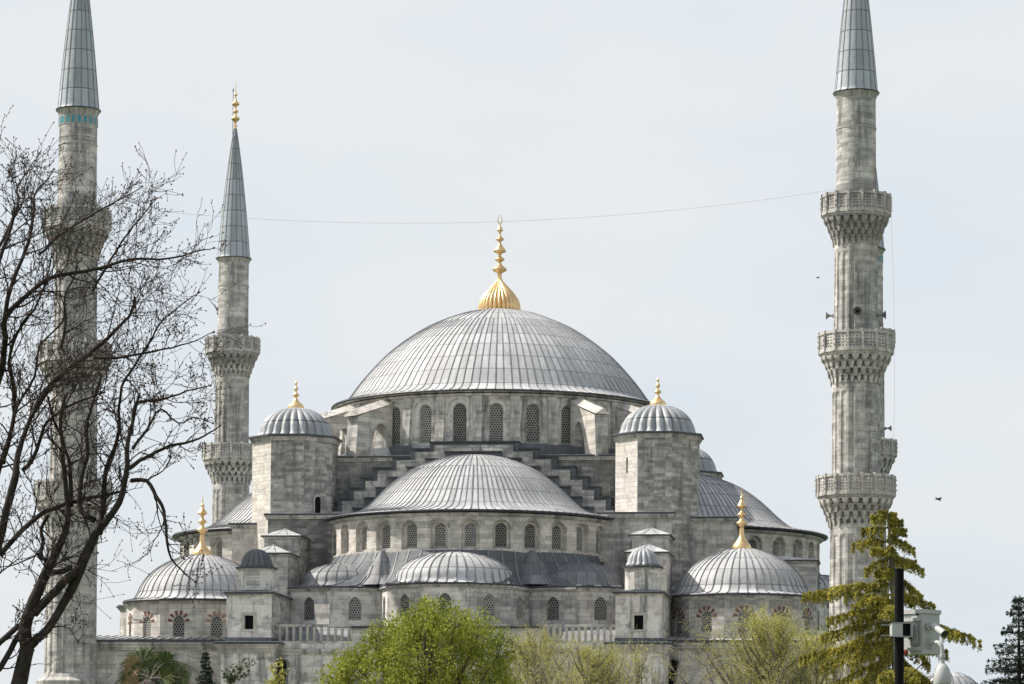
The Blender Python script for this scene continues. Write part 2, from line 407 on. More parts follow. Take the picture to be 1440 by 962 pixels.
def put_window(parent, x, y, z, a, me):
    o = bpy.data.objects.new('window', me); COL.objects.link(o); o.parent = parent
    o.location = (x, y, z); o.rotation_euler = (0, 0, a); return o
def cylmap(cx, cy, Rr): return lambda u, v, d: (cx + (Rr - d) * sin(u / Rr), cy - (Rr - d) * cos(u / Rr), v)
def planemap(px, py, a): return lambda u, v, d: (px + u * cos(a) - d * sin(a), py + u * sin(a) + d * cos(a), v)

def cornice(m, poly_fn, z, outs, mat=None, leadt=0.1):
    """stack of mouldings: outs = [(out, dz, mat)...] from below; poly_fn(out)->polygon"""
    for o_, dz, mt in outs:
        m.prism(poly_fn(o_), z, z + dz, mt); z += dz
    return z
def rect(x0, x1, y0, y1): return lambda o: [(x0 - o, y0 - o), (x1 + o, y0 - o), (x1 + o, y1 + o), (x0 - o, y1 + o)]
def leadlip(m, pf, z, o1=0.28, rise=0.0):
    m.prism(pf(0.14), z - 0.28, z - 0.14, M_TRIM); m.prism(pf(0.22), z - 0.14, z - 0.02, M_TRIM)
    m.prism(pf(o1), z - 0.02, z + 0.10, M_EDGE); m.prism(pf(o1 - 0.03), z + 0.10, z + 0.13, M_LEAD)
def seams_rect(m, x0, x1, y0, y1, z0, z1, n, axis='x'):
    """standing seams on a sloping sheet rising from y0,z0 to y1,z1"""
    for i in range(n + 1):
        x = x0 + (x1 - x0) * i / n
        m.face([(x - .04, y0, z0 + .01), (x - .03, y0, z0 + .06), (x - .03, y1, z1 + .06), (x - .04, y1, z1 + .01)], M_SEAM)
        m.face([(x - .03, y0, z0 + .06), (x + .03, y0, z0 + .06), (x + .03, y1, z1 + .06), (x - .03, y1, z1 + .06)], M_SEAM)
        m.face([(x + .03, y0, z0 + .06), (x + .04, y0, z0 + .01), (x + .04, y1, z1 + .01), (x + .03, y1, z1 + .06)], M_SEAM)

def finial_mesh(name, parent, loc, prof, gadroon=0, n=24, base_k=0, scale=1.0):
    m = MB(); pr = smoothprof([(r * scale, z * scale) for r, z in prof], 3)
    if gadroon:
        kk = base_k * 3
        revolve(m, 0, 0, pr[:kk + 1], gadroon * 6, M_GOLD, lobes=gadroon, lobe_d=0.11)
        revolve(m, 0, 0, pr[kk:], n, M_GOLD)
    else: revolve(m, 0, 0, pr, n, M_GOLD)
    return m.build(name, parent, smooth=60, loc=loc)

# ------------------------------------------------------------------ ground
TH = R(7.0); CX, CY = -1.15, 242.0
def L2W(x, y): return (CX + x * cos(TH) + y * sin(TH), CY - x * sin(TH) + y * cos(TH))
q = NM('lawn_and_path', 0.95, 0.1)
o_ = q.n('ShaderNodeTexCoord').outputs['Object']
gc = q.mix(q.rng(q.noise(o_, 0.15, 5), 0.4, 0.6, 0, 1), (0.06, 0.09, 0.03), (0.10, 0.12, 0.05))
gc = q.mix(q.rng(q.noise(o_, 2.5, 4), 0.3, 0.7, 0, 0.5), gc, (0.04, 0.06, 0.02)); q.col(gc)
g = MB(); g.face([(-3000, -1500, 0), (3000, -1500, 0), (3000, 4500, 0), (-3000, 4500, 0)], q.m)
tag(g.build('ground'), kind='structure')
M_PAVE = flat('paving', (0.30, 0.28, 0.25), 0.9, 0.2, 0, 1.2, 0.25)
g = MB(); g.box(-60, 60, 182, 205, 0.004, 0.05, M_PAVE); g.box(-7, 7, 60, 182, 0.004, 0.045, M_PAVE)
tag(g.build('path'), kind='structure')

# ================================================================== MOSQUE
mosque = tag(empty('mosque', (CX, CY, 0), -TH), 'great grey stone mosque with cascading lead domes and gilded finials behind the trees', 'mosque')

# ---- main dome
dome_prof = smoothprof([(12.98, 31.66), (12.3, 31.86), (11.75, 32.2), (11.3, 32.8), (10.75, 33.55), (9.9, 34.55), (8.9, 35.62), (7.7, 36.62), (6.6, 37.4), (5.5, 38.05), (4.4, 38.55), (3.3, 38.98), (1.9, 39.35), (0.9, 39.5)], 2)
m = MB(); revolve(m, 0, 0, dome_prof, 240, M_LEAD, uvn=120, plen=1.45)
ribs(m, 0, 0, dome_prof, 120, M_SEAM, wdt=0.075, hgt=0.04)
revolve(m, 0, 0, [(12.88, 31.52), (12.98, 31.54), (13.02, 31.6), (12.98, 31.66)], 160, M_EDGE)
revolve(m, 0, 0, [(12.5, 31.46), (12.88, 31.52)], 112, M_TRIM)
main_dome = m.build('main_dome', mosque, smooth=35)
big_fin = [(1.66, 39.3), (1.66, 39.62), (1.60, 40.0), (1.42, 40.45), (1.05, 40.95), (0.62, 41.4), (0.30, 41.75), (0.17, 42.0), (0.17, 42.25), (0.2, 42.42), (0.5, 42.58), (0.54, 42.78), (0.28, 42.98), (0.15, 43.12), (0.15, 43.3), (0.36, 43.44), (0.36, 43.56), (0.15, 43.7), (0.16, 43.95), (0.46, 44.08), (0.46, 44.25), (0.26, 44.5), (0.12, 44.75), (0.12, 44.92), (0.3, 45.02), (0.29, 45.15), (0.11, 45.35), (0.1, 45.65), (0.24, 45.75), (0.22, 45.88), (0.09, 46.1), (0.07, 46.3)]
f = finial_mesh('finial', main_dome, (0, 0, 0), big_fin, gadroon=28, base_k=7)
m = MB()   # pointed horn-shaped crescent on top
for s_ in (-1, 1):
    pts = [(0.0, 46.25), (0.13, 46.4), (0.17, 46.6), (0.12, 46.8), (0.03, 47.05)]
    for i in range(4):
        (a, z0), (b, z1) = pts[i], pts[i + 1]; t0, t1 = 0.055 - 0.01 * i, 0.045 - 0.01 * i
        A = [(s_ * a - t0, -t0, z0), (s_ * a + t0, -t0, z0), (s_ * a + t0, t0, z0), (s_ * a - t0, t0, z0)]
        B = [(s_ * b - t1, -t1, z1), (s_ * b + t1, -t1, z1), (s_ * b + t1, t1, z1), (s_ * b - t1, t1, z1)]
        for k in range(4): m.face([A[k], A[(k + 1) % 4], B[(k + 1) % 4], B[k]], M_GOLD)
m.build('crescent', main_dome)
m = MB(); revolve(m, 0, 0, [(1.75, 39.2), (1.78, 39.34), (1.66, 39.42)], 64, M_EDGE); m.build('collar', main_dome, smooth=40)

# ---- main drum with 28 arched windows
m = MB(); RD = 12.35; NB = 28; bw_ = 2 * pi * RD / NB; cm = cylmap(0, 0, RD)
W1 = window_mesh(1.02, 2.86, 0.0)
drum = empty('tmp', (0, 0, 0)); bpy.data.objects.remove(drum)
wins = []
for i in range(NB):
    uc = (i + 0.5) * bw_
    o1 = outline(uc, 1.86, 27.25, 31.12); o2 = outline(uc, 1.06, 27.82, 30.72)
    bay(m, cm, uc - bw_ / 2, uc + bw_ / 2, 26.7, 31.3, o1, 0.16, M_PLAS, nu=1)
    collar(m, cm, o1, o2, 0.16, M_PLAS)
    for k in range(len(o2) - 1):
        a, b = o2[k], o2[k + 1]; m.face([cm(*a, .16), cm(*b, .16), cm(*b, .5), cm(*a, .5)], M_PLAS)
    a = uc / RD; wins.append((a, 27.84))
    # pilaster, battered outward towards its foot
    ap = (uc + bw_ / 2) / RD; hw = 0.34; c_, s_ = cos(ap), sin(ap)
    def pp(r, t, z): return (r * s_ + t * c_, -r * c_ + t * s_, z)
    for (za, ra, zb, rb) in ((26.7, RD + .55, 27.5, RD + .5), (27.5, RD + .5, 30.2, RD + .22), (30.2, RD + .22, 31.3, RD + .2)):
        A = [pp(RD - .1, -hw, za), pp(ra, -hw, za), pp(ra, hw, za), pp(RD - .1, hw, za)]
        B = [pp(RD - .1, -hw, zb), pp(rb, -hw, zb), pp(rb, hw, zb), pp(RD - .1, hw, zb)]
        for k in range(3): m.face([A[k], A[k + 1], B[k + 1], B[k]], M_GREY)
revolve(m, 0, 0, [(RD - .1, 31.2), (RD + .3, 31.24), (RD + .36, 31.34), (RD + .3, 31.4)], 112, M_TRIM)
revolve(m, 0, 0, [(RD + .98, 26.72), (RD + .66, 27.0), (RD + .6, 27.6), (RD + .02, 27.74)], 112, M_LEADB, uvn=112, plen=9)
revolve(m, 0, 0, [(11.85, 26.6), (11.85, 31.5)], 56, M_HOLE)
main_drum = m.build('drum', mosque)
for a, z in wins:
    put_window(main_drum, (RD - .32) * sin(a), -(RD - .32) * cos(a), z, a, W1)

# ---- diagonal buttresses against the drum
def buttress(aang):
    m = MB(); hw = 0.54; s_, c_ = sin(aang), cos(aang)
    def P(r, t, z): return (r * s_ + t * c_, -r * c_ + t * s_, z)
    r0, r1 = RD - .1, 16.1
    zt = lambda r: 31.0 - (r - r0) * 0.34
    arch = [(12.9, 26.6), (12.9, 28.6), (12.98, 29.0), (13.2, 29.3), (13.5, 29.38), (13.8, 29.22), (14.05, 28.8), (14.3, 28.0), (14.55, 26.6)]
    for t in (-hw, hw):
        m.face([P(r0, t, 26.6), P(12.9, t, 26.6), P(12.9, t, zt(12.9)), P(r0, t, zt(r0))], M_WARM)
        for i in range(1, len(arch) - 1):
            a, b = arch[i], arch[i + 1]
            m.face([P(a[0], t, a[1]), P(b[0], t, b[1]), P(b[0], t, zt(b[0])), P(a[0], t, zt(a[0]))], M_WARM, [(a[0], a[1]), (b[0], b[1]), (b[0], zt(b[0])), (a[0], zt(a[0]))])
        m.face([P(14.55, t, 26.6), P(r1, t, 26.6), P(r1 - .25, t, zt(r1)), P(14.55, t, zt(14.55))], M_WARM)
    for i in range(len(arch) - 1):
        a, b = arch[i], arch[i + 1]; m.face([P(a[0], -hw, a[1]), P(b[0], -hw, b[1]), P(b[0], hw, b[1]), P(a[0], hw, a[1])], M_GREY)
    m.face([P(r1, -hw, 26.6), P(r1, hw, 26.6), P(r1 - .25, hw, zt(r1)), P(r1 - .25, -hw, zt(r1))], M_GREY)
    # gabled coping
    e = hw + .14
    for (t0, z0_, t1, z1_) in ((-e, 0, 0, .42), (0, .42, e, 0)):
        m.face([P(r0, t0, zt(r0) + z0_), P(r1 + .1, t0, zt(r1) + z0_), P(r1 + .1, t1, zt(r1) + z1_), P(r0, t1, zt(r0) + z1_)], M_WARM)
    m.face([P(r1 + .1, -e, zt(r1)), P(r1 + .1, e, zt(r1)), P(r1 + .1, 0, zt(r1) + .42)], M_WARM)
    m.face([P(r0, -e, zt(r0)), P(r0, e, zt(r0)), P(r1 + .1, e, zt(r1)), P(r1 + .1, -e, zt(r1))], M_TRIM)
    return m
for k in range(4):
    for d in (-9.5, 9.5):
        buttress(R(45 + 90 * k + d)).build('flying_buttress', mosque)

# ---- square base below the drum, its lead roof and seams
m = MB()
m.box(-13.0, 13.0, -13.0, 13.0, 10, 26.5, M_SOOT_SHADE)
leadlip(m, rect(-13.0, 13.0, -13.0, 13.0), 26.6, 0.3)
for k in range(26):
    for s_ in (-1, 1):
        x = -12.5 + k
        m.box(x - .03, x + .03, min(s_ * 12.2, s_ * 13.25), max(s_ * 12.2, s_ * 13.25), 26.72, 26.8, M_SEAM)
m.build('square_base', mosque)

# ---- stepped arches over the semi-domes
def stepped():
    m = MB()
    def stair(steps, x_c, y0, y1, mat, capt=True, zlow=19.5, capw=.16, rib=None):
        # steps: list of (half width, top z) from the top downwards; each slab spans the width between successive steps
        for i, (hw, zt) in enumerate(steps):
            hin = steps[i - 1][0] if i else 0
            for s_ in ((-1, 1) if i else (0,)):
                x0, x1 = (-hw, hw) if s_ == 0 else ((hin, hw) if s_ > 0 else (-hw, -hin))
                m.box(x_c + x0, x_c + x1, y0, y1, zlow, zt, mat)
                if capt:
                    a0 = x0 - (capw if s_ <= 0 else -0.0); a1 = x1 + (capw if s_ >= 0 else -0.0)
                    m.box(x_c + a0, x_c + a1, y0 - .16, y1, zt + .002, zt + .10, M_EDGE, M_LEAD)
    st = [(2.9, 27.35), (4.35, 26.85), (5.7, 26.25), (7.1, 25.5), (8.0, 24.75), (8.85, 24.0), (9.7, 23.25), (10.7, 22.5)]
    stair([(a + .38, b + .2) for a, b in st], 0, -14.05, -12.99, M_LEADB, capw=.05)
    stair(st, 0, -14.3, -14.051, M_RUBB, capt=False)
    st2 = [(2.05, 26.75), (3.5, 26.25), (4.85, 25.65), (6.25, 24.9), (7.15, 24.15), (8.0, 23.4), (8.85, 22.65)]
    stair(st2, 0, -14.7, -14.301, M_LEADB, capw=.05)
    return m
m = stepped(); so = m.build('stepped_arch', mosque)
for k in (1, 2, 3):
    c = so.copy(); COL.objects.link(c); c.rotation_euler = (0, 0, k * pi / 2)

# ---- semi-domes with 12-window drums (front, sides, rear)
SC = -13.3; RS = 10.6
sprof = smoothprof([(11.2, 21.72), (10.5, 21.84), (9.8, 21.98), (8.9, 22.2), (8.2, 22.6), (7.5, 23.2), (6.75, 23.95), (5.85, 24.75), (4.85, 25.45), (3.8, 25.95), (2.7, 26.35), (1.4, 26.62), (0, 26.75)], 2)
m = MB(); A0, A1 = R(-93), R(93)
revolve(m, 0, SC, sprof, 124, M_LEAD, A0, A1, uvn=120, plen=1.5)
ribs(m, 0, SC, sprof, 62, M_SEAM, A0, A1, wdt=0.08, hgt=0.045, alt=0.4)
revolve(m, 0, SC, [(10.8, 21.55), (11.18, 21.58), (11.24, 21.66), (11.2, 21.72)], 80, M_EDGE, A0, A1)
semi0 = m.build('semi_dome', mosque, smooth=35)
m = MB(); cm = cylmap(0, SC, RS); dl = R(12.0) * RS
swin = []
for i in range(-8, 8):
    uc = (i + .5) * dl
    if -6 <= i <= 5:
        o1 = outline(uc, 1.28, 18.98, 21.08); o2 = outline(uc, 0.86, 19.14, 20.86)
        bay(m, cm, uc - dl / 2, uc + dl / 2, 18.5, 21.5, o1, 0.36, M_WARM, nu=1)
        collar(m, cm, o1, o2, 0.36, M_WARM)
        for k in range(len(o2) - 1):
            a, b = o2[k], o2[k + 1]; m.face([cm(*a, .36), cm(*b, .36), cm(*b, .6), cm(*a, .6)], M_WARM)
        # slightly proud arch band
        o3 = outline(uc, 1.56, 19.6, 21.22)
        for k in range(1, len(o1) - 2):
            a, b, c, e = o1[k], o1[k + 1], o3[k + 1], o3[k]
            m.face([cm(*a, -.02), cm(*b, -.02), cm(*c, -.02), cm(*e, -.02)], M_TRIM, [a, b, c, e])
        swin.append(uc / RS)
    else:
        m.face([cm(uc - dl / 2, 18.5, 0), cm(uc + dl / 2, 18.5, 0), cm(uc + dl / 2, 21.5, 0), cm(uc - dl / 2, 21.5, 0)], M_WARM)
revolve(m, 0, SC, [(RS - .05, 21.25), (RS + .12, 21.3), (RS + .3, 21.44), (RS + .3, 21.5)], 60, M_TRIM, A0, A1)
revolve(m, 0, SC, [(10.0, 18.4), (10.0, 21.6)], 30, M_HOLE, A0, A1)
sdrum0 = m.build('semi_dome_drum', mosque)
WS = window_mesh(0.86, 1.72, 0.0, 0.18)
for a in swin: put_window(sdrum0, (RS - .46) * sin(a), SC - (RS - .46) * cos(a), 19.14, a, WS)

# ---- lower lobes (exedrae)
LOBE = [(-12.2, -19.0), (-11.9, -23.3), (-8.7, -24.6), (-5.25, -23.6)] + [(5.3 * sin(R(t)), -23.3 - 5.3 * cos(R(t))) for t in (-90, -54, -18, 18, 54, 90)][1:5] + [(5.25, -23.6), (8.7, -24.6), (11.9, -23.3), (12.2, -19.0)]
ZL = 16.1
m = MB(); lw = []
for i in range(len(LOBE) - 1):
    a, b = LOBE[i], LOBE[i + 1]
    dx, dy = b[0] - a[0], b[1] - a[1]; L = sqrt(dx * dx + dy * dy); ang = atan2(dy, dx)
    cx_, cy_ = (a[0] + b[0]) / 2, (a[1] + b[1]) / 2; mp_ = planemap(cx_, cy_, ang)
    if i in (0, len(LOBE) - 2):
        m.face([mp_(-L / 2, 11.5, 0), mp_(L / 2, 11.5, 0), mp_(L / 2, ZL, 0), mp_(-L / 2, ZL, 0)], M_GREY); continue
    wd = 0.92
    ol = outline(0, wd, 13.95, 15.6, 0.25)
    bay(m, mp_, -L / 2, L / 2, 11.5, ZL, ol, 0.22, M_GREY if cx_ > -4.5 and abs(cx_) > 2 else M_PLAS, nu=1)
    lw.append((cx_, cy_, ang))
lobes_wall = m
lob0 = m.build('lobed_wall', mosque)
WL = window_mesh(0.92, 1.65, 0.25, 0.19)
for x, y, a in lw: put_window(lob0, x - .14 * sin(a), y + .14 * cos(a), 13.95, a, WL)

def hit(ang, off=0.0):
    """distance from the semi-dome centre to the lobed outline"""
    d = (sin(ang), -cos(ang)); best = None
    for i in range(len(LOBE) - 1):
        a, b = LOBE[i], LOBE[i + 1]
        ex, ey = b[0] - a[0], b[1] - a[1]; px, py = a[0], a[1] - SC
        den = d[0] * ey - d[1] * ex
        if abs(den) < 1e-9: continue
        t = (px * ey - py * ex) / den; s_ = (px * d[1] - py * d[0]) / den
        if t > 0 and -1e-6 <= s_ <= 1 + 1e-6: best = t if best is None else max(best, t)
    return best
m = MB(); NS = 150; aa0, aa1 = R(-64), R(64); rows = []
for j in range(NS + 1):
    a = aa0 + (aa1 - aa0) * j / NS; h = hit(a) or 12.5
    pts = []
    for t in (0, .15, .35, .6, .8, .93, 1.0):
        r = (RS - .05) + (h + .32 - RS + .05) * t; z = 18.95 - (18.95 - ZL - .22) * (1 - (1 - t) ** 2.4)
        pts.append((r * sin(a), SC - r * cos(a), z))
    rows.append((a, pts))
for j in range(NS):
    (a, p), (b, q_) = rows[j], rows[j + 1]
    for i in range(6): m.face([p[i + 1], q_[i + 1], q_[i], p[i]], M_LEADS, [(a * 18, -i - 1), (b * 18, -i - 1), (b * 18, -i), (a * 18, -i)])
    m.face([(p[6][0], p[6][1], p[6][2] - .12), (q_[6][0], q_[6][1], q_[6][2] - .12), q_[6], p[6]], M_EDGE)
    if j % 6 == 0:
        for i in range(6):
            s2 = .045; t_ = (cos(a), sin(a))
            def o2_(P, k, up): return (P[0] + t_[0] * k, P[1] + t_[1] * k, P[2] + up)
            m.face([o2_(p[i + 1], -s2, .07), o2_(p[i + 1], s2, .07), o2_(p[i], s2, .07), o2_(p[i], -s2, .07)], M_SEAM)
            m.face([o2_(p[i + 1], -s2, 0), o2_(p[i + 1], -s2, .07), o2_(p[i], -s2, .07), o2_(p[i], -s2, 0)], M_SEAM)
            m.face([o2_(p[i + 1], s2, .07), o2_(p[i + 1], s2, 0), o2_(p[i], s2, 0), o2_(p[i], s2, .07)], M_SEAM)
# eaves moulding below the lip
for i in range(len(LOBE) - 1):
    a, b = LOBE[i], LOBE[i + 1]; dx, dy = b[0] - a[0], b[1] - a[1]; L = sqrt(dx * dx + dy * dy); nx, ny = dy / L, -dx / L
    for (o_, z0, z1) in ((.10, ZL - .12, ZL - .02), (.2, ZL - .02, ZL + .09)):
        m.prism([(a[0], a[1]), (a[0] + nx * o_, a[1] + ny * o_), (b[0] + nx * o_, b[1] + ny * o_), (b[0], b[1])], z0, z1, M_TRIM)
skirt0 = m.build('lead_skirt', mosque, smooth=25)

def small_half_dome(cx, cy, r, z0, z1, n, aA, aB, flare=.5, mat=M_LEAD):
    m = MB()
    pr = [(r + flare, z0)]
    pr += [(r + flare * .5, z0 + .08), (r + flare * .15, z0 + .25)]
    for i in range(0, 10):
        t = (pi / 2) * i / 9
        pr.append((r * cos(t), z0 + .42 + (z1 - z0 - .42) * sin(t)))
    pr = smoothprof(pr, 2); pr[-1] = (0.0, pr[-1][1])
    revolve(m, cx, cy, pr, n * 3, mat, aA, aB, uvn=n * 2 * pi / (aB - aA), plen=1.4)
    ribs(m, cx, cy, pr, n, M_SEAM, aA, aB, wdt=0.08, hgt=0.05, alt=.45)
    return m
ex0 = []
ex0.append(small_half_dome(0, -23.2, 4.3, ZL + .24, 18.8, 28, R(-125), R(125)).build('exedra_dome', mosque, smooth=35))
for s_ in (-1, 1):
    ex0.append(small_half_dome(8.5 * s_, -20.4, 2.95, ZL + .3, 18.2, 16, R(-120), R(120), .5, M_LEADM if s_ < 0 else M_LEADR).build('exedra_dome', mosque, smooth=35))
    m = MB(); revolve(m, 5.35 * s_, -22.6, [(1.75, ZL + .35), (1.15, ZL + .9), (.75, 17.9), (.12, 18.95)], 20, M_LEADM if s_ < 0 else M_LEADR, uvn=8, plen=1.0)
    ribs(m, 5.35 * s_, -22.6, [(1.75, ZL + .35), (1.15, ZL + .9), (.75, 17.9), (.12, 18.95)], 8, M_SEAM, wdt=.08, hgt=.06, alt=.1)
    ex0.append(m.build('lead_gore', mosque, smooth=30))
for k in (1, 2, 3):
    for src in [semi0, sdrum0, lob0, skirt0] + ex0:
        chs = ORIG_CH(src)
        c = src.copy(); COL.objects.link(c); c.rotation_euler = (0, 0, k * pi / 2)
        c.scale = (1.03, 1.04, 1) if k != 2 else (1, 1, 1)
        for ch in chs:
            d = ch.copy(); COL.objects.link(d); d.parent = c

# ---- corner weight turrets
tprof = [(3.3, 27.95), (2.95, 28.02)] + [(2.78 * cos(t) ** .92, 28.05 + 2.25 * sin(t)) for t in [pi / 2 * i / 12 for i in range(1, 12)]] + [(0.0, 30.3)]
def turret(cx, cy, warm):
    m = MB(); pf = lambda o: ngon(cx, cy, 3.22 + o, 8, R(22.5))
    pl_ = pf(0)
    for i in range(8):
        a, b = pl_[i], pl_[(i + 1) % 8]; nx_ = (a[0] + b[0]) / 2 - cx; ny_ = (a[1] + b[1]) / 2 - cy
        m.face([(*a, 12), (*b, 12), (*b, 27.7), (*a, 27.7)], M_SUNLIT if (nx_ < -1 and abs(ny_) > 1) else M_RUBB)  # left facets get brighter stone: sunlight put into their colour
    m.prism(pf(.1), 27.55, 27.7, M_TRIM); m.prism(pf(.2), 27.7, 27.86, M_TRIM); m.prism(pf(.34), 27.86, 27.98, M_EDGE); m.prism(pf(.3), 27.98, 28.02, M_LEADT)
    o = m.build('corner_turret', mosque)
    m = MB(); revolve(m, 0, 0, [(r, z) for r, z in tprof], 24 * 6, M_LEADT, uvn=24, plen=1.5, lobes=24, lobe_d=0.10)
    d = m.build('turret_dome', o, smooth=50, loc=(cx, cy, 0))
    fp = [(.62, 0), (.62, .12), (.55, .28), (.3, .5), (.13, .72), (.1, .88), (.24, .98), (.24, 1.08), (.09, 1.2), (.09, 1.36), (.17, 1.46), (.16, 1.54), (.06, 1.68), (.06, 1.8), (.11, 1.88), (.05, 2.02), (0.0, 2.12)]
    finial_mesh('finial', o, (cx, cy, 30.22), fp, n=20)
    return o
for sx in (-1, 1):
    for sy in (-1, 1):
        t_ = turret(13.42 * sx, 13.42 * sy, 0)
        if sy < 0:
            m = MB()
            if sx < 0:
                fa = R(45); fx, fy = -13.42 + 2.98 * sin(fa), -13.42 - 2.98 * cos(fa)
                mp_ = planemap(fx, fy, fa); ol = outline(0, .5, 22.2, 23.5)
                m.face([mp_(u, v, -.012) for u, v in reversed(ol)], M_HOLE)
                o3 = outline(0, .7, 22.16, 23.62); collar(m, mp_, o3, ol, -.02, M_TRIM)
            else:
                fa = R(-45); fx, fy = 13.42 - 2.98 * sin(R(45)), -13.42 - 2.98 * cos(R(45)); mp_ = planemap(fx, fy, fa)
                m.face([mp_(u, v, -.012) for u, v in ((.02, 25.1), (.14, 25.1), (.14, 26.2), (.02, 26.2))], M_HOLE)
            m.build('slit_window', t_)

# ---- piers under the turrets
def pier(name, x0, x1, y0, y1, zt, mat, lip=True, zb=8):
    m = MB(); m.box(x0, x1, y0, y1, zb, zt - .1, mat)
    leadlip(m, rect(x0, x1, y0, y1), zt, .26); return m.build(name, mosque)
for sx in (-1, 1):
    a, b = sorted((9.6 * sx, 14.7 * sx)); pier('pier', a, b, -17.0, -10.3, 22.0, M_SOOT_SHADE if sx < 0 else M_GREY)
    a, b = sorted((9.6 * sx, 14.7 * sx)); pier('pier', a, b, 10.3, 17.0, 22.0, M_GREY)
def hip(name, x0, x1, y0, y1, ze, za, mat, zb=10):
    m = MB(); m.box(x0, x1, y0, y1, zb, ze - .1, mat)
    m.prism(rect(x0, x1, y0, y1)(.1), ze - .22, ze - .1, M_TRIM); m.prism(rect(x0, x1, y0, y1)(.22), ze - .1, ze, M_EDGE)
    e = .2; cx, cy = (x0 + x1) / 2, (y0 + y1) / 2
    C = [(x0 - e, y0 - e), (x1 + e, y0 - e), (x1 + e, y1 + e), (x0 - e, y1 + e)]
    ins = min(x1 - x0, y1 - y0) / 2
    r1, r2 = ((cx, y0 + ins, za), (cx, y1 - ins, za))
    for k, tri in enumerate(([C[0], C[1], r1], [C[1], C[2], r2, r1], [C[2], C[3], r2], [C[3], C[0], r1, r2])):
        m.face([(p[0], p[1], ze + .002) if len(p) == 2 else p for p in tri], M_LEAD)
        for q0 in (.33, .66):
            A = Vector((*tri[0], ze)).lerp(Vector((*tri[1], ze)), q0); B = Vector(tri[2] if len(tri) == 3 else tri[3]).lerp(Vector(tri[2]), q0)
            d_ = (Vector((*tri[1], 0)) - Vector((*tri[0], 0))).normalized() * .035
            m.face([A - d_, A + d_ , B + d_ + Vector((0, 0, .05)), B - d_ + Vector((0, 0, .05))], M_SEAM)
    return m.build(name, mosque)
hip('stepped_buttress', -14.3, -11.75, -20.2, -16.5, 20.25, 20.85, M_RUBB)
hip('stepped_buttress', -14.5, -11.9, -23.6, -20.2, 18.75, 19.4, M_GREY)
hip('stepped_buttress', 12.15, 14.7, -20.2, -16.5, 20.25, 20.85, M_GREY)
hip('stepped_buttress', 12.1, 14.85, -23.6, -20.2, 18.75, 19.4, M_WARM)
# side piers and their lower steps
pier('side_pier', 14.8, 19.1, -14.9, -10.5, 21.85, M_GREY); pier('side_pier', -17.8, -14.8, -14.9, -10.5, 21.5, M_WARM)
pier('side_pier', 14.8, 19.1, 10.5, 14.9, 21.85, M_GREY); pier('side_pier', -17.8, -14.8, 10.5, 14.9, 21.5, M_GREY)
hip('side_buttress', 18.9, 25.0, -15.3, -12.0, 18.8, 19.25, M_GREY)
hip('side_buttress', -22.5, -17.9, -14.0, -11.0, 18.2, 18.8, M_WARM)

